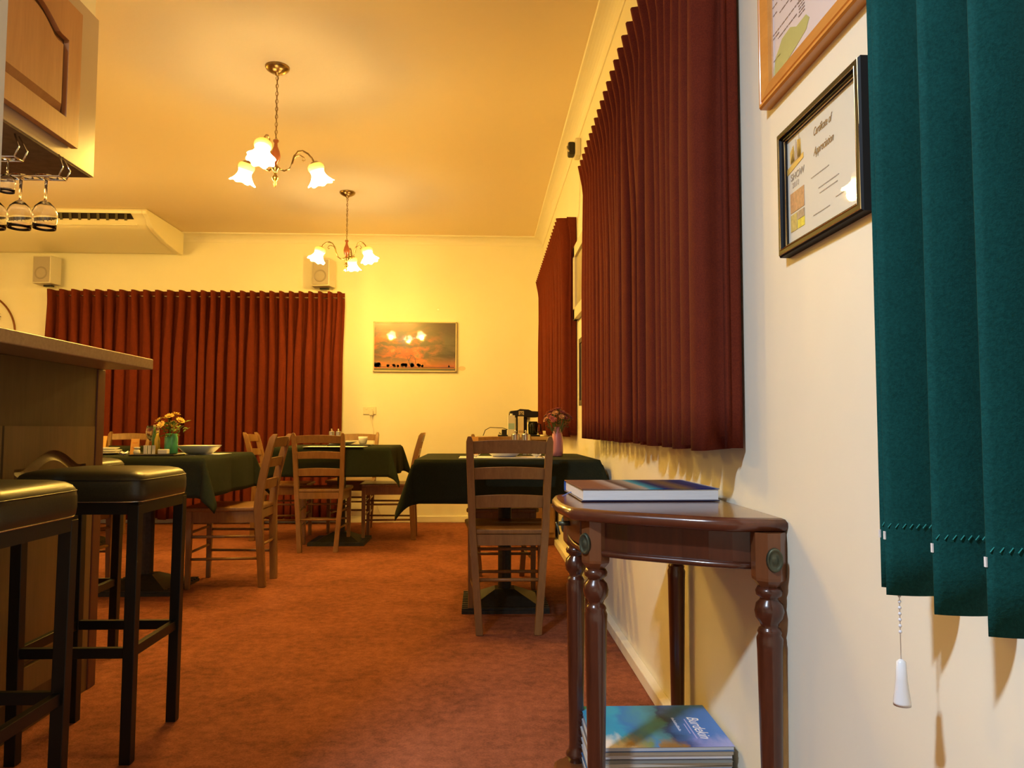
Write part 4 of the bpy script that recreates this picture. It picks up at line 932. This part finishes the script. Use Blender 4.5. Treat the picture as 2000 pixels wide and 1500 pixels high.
# --- middle back table
z = TM[4] + .0035
flat('placemat', 'white placemat on the middle back table', 'placemat', -1.10, 5.80, z, .44, .26, M['paper'])
flat('serving_tray', 'dark tray on the middle back table', 'tray', -1.04, 6.10, z, .34, .2, M['blackplastic'], 0, .012, bev=.004)
bowl('white_plate', 'white platter stacked on the tray at the middle back table', -1.10, 6.08, z + .0135, .11, .022)
b = nbm(); lathe(b, [(.02, 0), (.028, .004), (.036, .04), (.038, .06), (.035, .06), (.032, .04), (.018, .008)], 20); o = obj('cup', b, M['white'], None, smooth=True); o.location = (-.945, 6.1, z + .0135); tag(o, 'white cup on the tray at the middle back table', 'cup')
shaker(-1.218, 6.22, z, 'steel pepper mill on the middle back table, left of its pair', 'mills on the middle back table')
shaker(-1.163, 6.22, z, 'steel pepper mill on the middle back table, right of its pair', 'mills on the middle back table')
# --- table behind the stools
z = TL[4] + .0035
flat('serving_tray', 'black tray under the green vase and the condiments', 'tray', -1.725, 4.12, z, .235, .15, M['blackplastic'], 0, .008, bev=.003)
zt = z + .0095
vase('green_vase', 'bright green vase on the black tray', -1.665, 4.15, zt, [(.030, 0), (.034, .004), (.034, .085), (.029, .098), (.031, .108), (.028, .108), (.027, .098), (.031, .08), (.031, .008)], C_('jade_glass', (.10, .50, .26), .2, coat=.5))
bouquet('yellow daisies with green leaves in the bright green vase', -1.665, 4.15, zt + .010, .138, .085, 8, [(.80, .52, .12), (.85, .62, .20), (.78, .50, .10)], (.20, .30, .06), 33, .026)
wg = g0.copy(); C.objects.link(wg); wg.location = (-1.785, 4.20, z); wg.rotation_euler = (0, 0, 0); wg.scale = (.95, .95, .95); wg['label'] = 'upright wine glass on the table beside the green vase'; wg['group'] = 'glasses on the laid tables'
def bottle(x, y, zz_, label, col, h, r, cap):
    t = thing('sauce_bottle', label, 'bottle', (x, y, zz_), 0, 'sauce bottles on the black tray')
    b = nbm(); lathe(b, [(r, 0), (r, h * .6), (r * .5, h * .78), (r * .42, h * .92)], 18); obj('body', b, C_('bottle_%s' % label[:6], col, .2, coat=.4), t, smooth=True)
    b = nbm(); lathe(b, [(r * .5, h * .92), (r * .5, h), (.001, h)], 14); obj('cap', b, C_('bottle_cap_%s' % label[:6], cap, .4), t)
bottle(-1.735, 4.14, zt, 'tall yellow sauce bottle on the black tray, next to the green vase', (.72, .50, .06), .125, .014, (.75, .6, .2))
bottle(-1.762, 4.165, zt, 'slim green bottle with a pale cap between yellow bottle and wine glass', (.10, .25, .06), .155, .012, (.72, .62, .34))
flat('sugar_dish', 'small square white sachet dish at the front of the black tray', 'dish', -1.675, 4.08, zt, .05, .035, M['white'], 0, .026, bev=.004)
for i, (x, lab) in enumerate(((-1.775, 'white sugar sachet standing left on the tray'), (-1.755, 'white sugar sachet standing second from the left on the tray'), (-1.735, 'cream sugar sachet standing next to the yellow bottle'))):
    b = nbm(); box(b, -.008, .008, -.003, .003, 0, .045); o = obj('sugar_sachet', b, M['paper']); o.location = (x, 4.09 + i * .004, zt + .0005); o.rotation_euler = (0, 0, .2 * i); tag(o, lab, 'sachet', 'sugar sachets on the tray')
tentcard(-1.885, 4.22, z, .042, .088, 'tall yellow menu card standing by the wine glass', (.85, .48, .08), R(10))
napkin(-1.86, 4.03, z, 'white folded napkin flower at the front edge of the table by the menu card', 'napkins on the table behind the stools', 1.25, 5)
b = nbm(); sphere(b, (0, 0, .018), .018, seg=10, rings=6); lathe(b, [(.012, .034), (.018, .042), (.012, .045)], 10); o = obj('salt_pot', b, M['white'], None, smooth=True); o.location = (-1.845, 4.15, z); tag(o, 'round white salt pot on the table left of the tray', 'pot')
bowl('white_bowl', 'large flared square white bowl on the table behind the bar stools', -1.585, 4.34, z + .002, .105, .048, square=True)
cutlery(-1.60, 4.12, z, R(75), 'steel fork lying in front of the large square bowl')
flat('placemat', 'white placemat under the large square bowl', 'placemat', -1.60, 4.40, z, .28, .22, M['paper'])
for k in range(3):
    b = nbm(); r_ = .11 - k * .012; lathe(b, [(.06, 0), (r_, .010), (r_, .013), (.05, .005), (.001, .005)], 30); o = obj('dinner_plate', b, M['white'], None, smooth=True); o.location = (-2.09, 4.28, z + .001 + k * .0125)
    tag(o, ('widest', 'middle', 'smallest')[k] + ' white plate of the small pile behind the end of the bar', 'plate', 'plates piled at the table behind the bar')
# --- farthest left table
z = TF[4] + .0035
tentcard(-2.93, 5.95, z, .12, .085, 'wide yellow menu card on the farthest left table', (.85, .50, .12))
tentcard(-3.06, 5.98, z, .09, .07, 'pale menu card beside the wide yellow one on the farthest left table', (.72, .55, .40))
napkin(-2.94, 5.78, z, 'white napkin lying on the farthest left table', 'napkins on the farthest table', 1.3, 8)

# ------------------------------------------------------------------ sideboard and coffee machine
sb = thing('sideboard', 'orange wooden sideboard in the corner by the far curtain', 'sideboard', (.28, 6.14, 0))
b = nbm(); box(b, -.30, .295, -.22, .25, .06, .815); obj('carcass', b, M['chairwood'], sb)
b = nbm(); box(b, -.32, .30, -.25, .27, .815, .84); obj('top', b, C_('pale_sideboard_top', (.50, .36, .18), .4), sb, bevel=.004)
b = nbm(); box(b, -.30, .295, -.21, .25, 0, .06); obj('plinth', b, M['barend'], sb)
for x0, x1 in ((-.295, -.005), (.0, .29)):
    b = nbm(); box(b, x0 + .005, x1 - .005, -.238, -.22, .10, .80); d = obj('door', b, M['chairwood'], sb, bevel=.003)
    b = nbm(); sphere(b, ((x1 - .03) if x0 < -.1 else (x0 + .03), -.248, .5), .010, seg=10, rings=6); obj('knob', b, M['brass'], d, smooth=True)
cm = thing('coffee_machine', 'black coffee machine on the sideboard in the corner', 'coffee machine', (.33, 6.2, .841))
b = nbm(); box(b, -.13, .14, -.10, .16, 0, .012); obj('drip_tray', b, M['blackplastic'], cm, bevel=.003)
b = nbm(); box(b, -.05, .04, -.02, .15, .012, .19); obj('body', b, M['blackplastic'], cm, bevel=.008)
b = nbm(); prism(b, [(-.11, .16), (-.10, .205), (-.04, .212), (-.02, .222), (.05, .218), (.08, .205), (.13, .203), (.13, .155), (-.10, .152)], 'y', -.05, .15); obj('head', b, M['blackplastic'], cm, bevel=.006)
b = nbm(); box(b, -.030, .012, -.056, -.05, .172, .205); bd = obj('badge', b, C_('badge_cream', (.62, .52, .34), .4), cm)
b = nbm(); prism(b, [(-.024, .200), (-.009, .188), (.006, .200), (.002, .190), (-.009, .182), (-.020, .190)], 'y', -.058, -.0562); box(b, -.022, .004, -.058, -.0562, .174, .180); obj('badge_mark', b, M['blackplastic'], bd)
b = nbm(); box(b, .035, .065, -.01, .02, .118, .152); obj('spout', b, C_('spout_cream', (.72, .66, .42), .4), cm)
b = nbm(); tube(b, [(-.10, .06, .05), (-.16, .06, .068), (-.26, .04, .072), (-.30, .02, .05), (-.318, .0, .004)], .003, 6); obj('power_cable', b, M['blackplastic'], cm, smooth=True)
jg = thing('glass_jug', 'dark coffee jug under the spout of the coffee machine', 'jug', (.42, 6.20, .854))
b = nbm(); lathe(b, [(.030, 0), (.038, .01), (.040, .08), (.036, .108), (.033, .108), (.036, .08), (.034, .012), (.001, .008)], 24); obj('body', b, C_('smoked_glass', (.02, .025, .012), .08, coat=.5), jg, smooth=True)
b = nbm(); tube(b, [(.038, 0, .09), (.062, 0, .085), (.064, 0, .03), (.040, 0, .02)], .005, 8); obj('handle', b, M['blackplastic'], jg, smooth=True)
def carton(x, y, w, h, label, cols):
    t = thing('drink_carton', label, 'carton', (x, y, .841), 0, 'cartons in front of the coffee machine')
    b = nbm(); box(b, -w/2, w/2, -w/2, w/2, 0, h); obj('box', b, C_('carton_%d' % int(x * 100), cols[0], .4), t, bevel=.002)
    b = nbm(); box(b, -w/2 + .004, w/2 - .004, -w/2 - .0008, -w/2, h * cols[2], h * cols[3]); obj('printed_panel', b, C_('carton_print_%d' % int(x * 100), cols[1], .4), t)
    if cols[4]:
        b = nbm(); cyl(b, (0, 0, h), (0, 0, h + .014), .011, seg=12); obj('cap', b, M['white'], t)
carton(.237, 6.06, .056, .168, 'white and pale blue drink carton with a cap, left of the coffee machine', ((.78, .78, .76), (.38, .60, .66), .34, .62, True))
carton(.312, 6.06, .046, .160, 'narrow cream carton standing in front of the coffee machine body', ((.85, .78, .60), (.60, .45, .28), .18, .30, False))
b = nbm(); box(b, -.035, .035, -.03, .03, 0, .012); box(b, -.005, .035, -.02, .02, .012, .055); tube(b, [(-.03, 0, .01), (-.022, 0, .03), (-.01, 0, .018)], .004, 6); o = obj('tape_dispenser', b, M['blackplastic'], None, bevel=.002); o.location = (.165, 6.05, .841)
tag(o, 'small black holder on the sideboard left of the cartons', 'holder')
b = nbm(); lathe(b, [(.022, 0), (.030, .02), (.033, .045), (.030, .045), (.027, .02), (.001, .008)], 18); o = obj('cup', b, C_('pale_stone_cup', (.60, .50, .36), .4), None, smooth=True); o.location = (.52, 6.06, .841); tag(o, 'small stoneware cup on the sideboard at the wall end', 'cup')
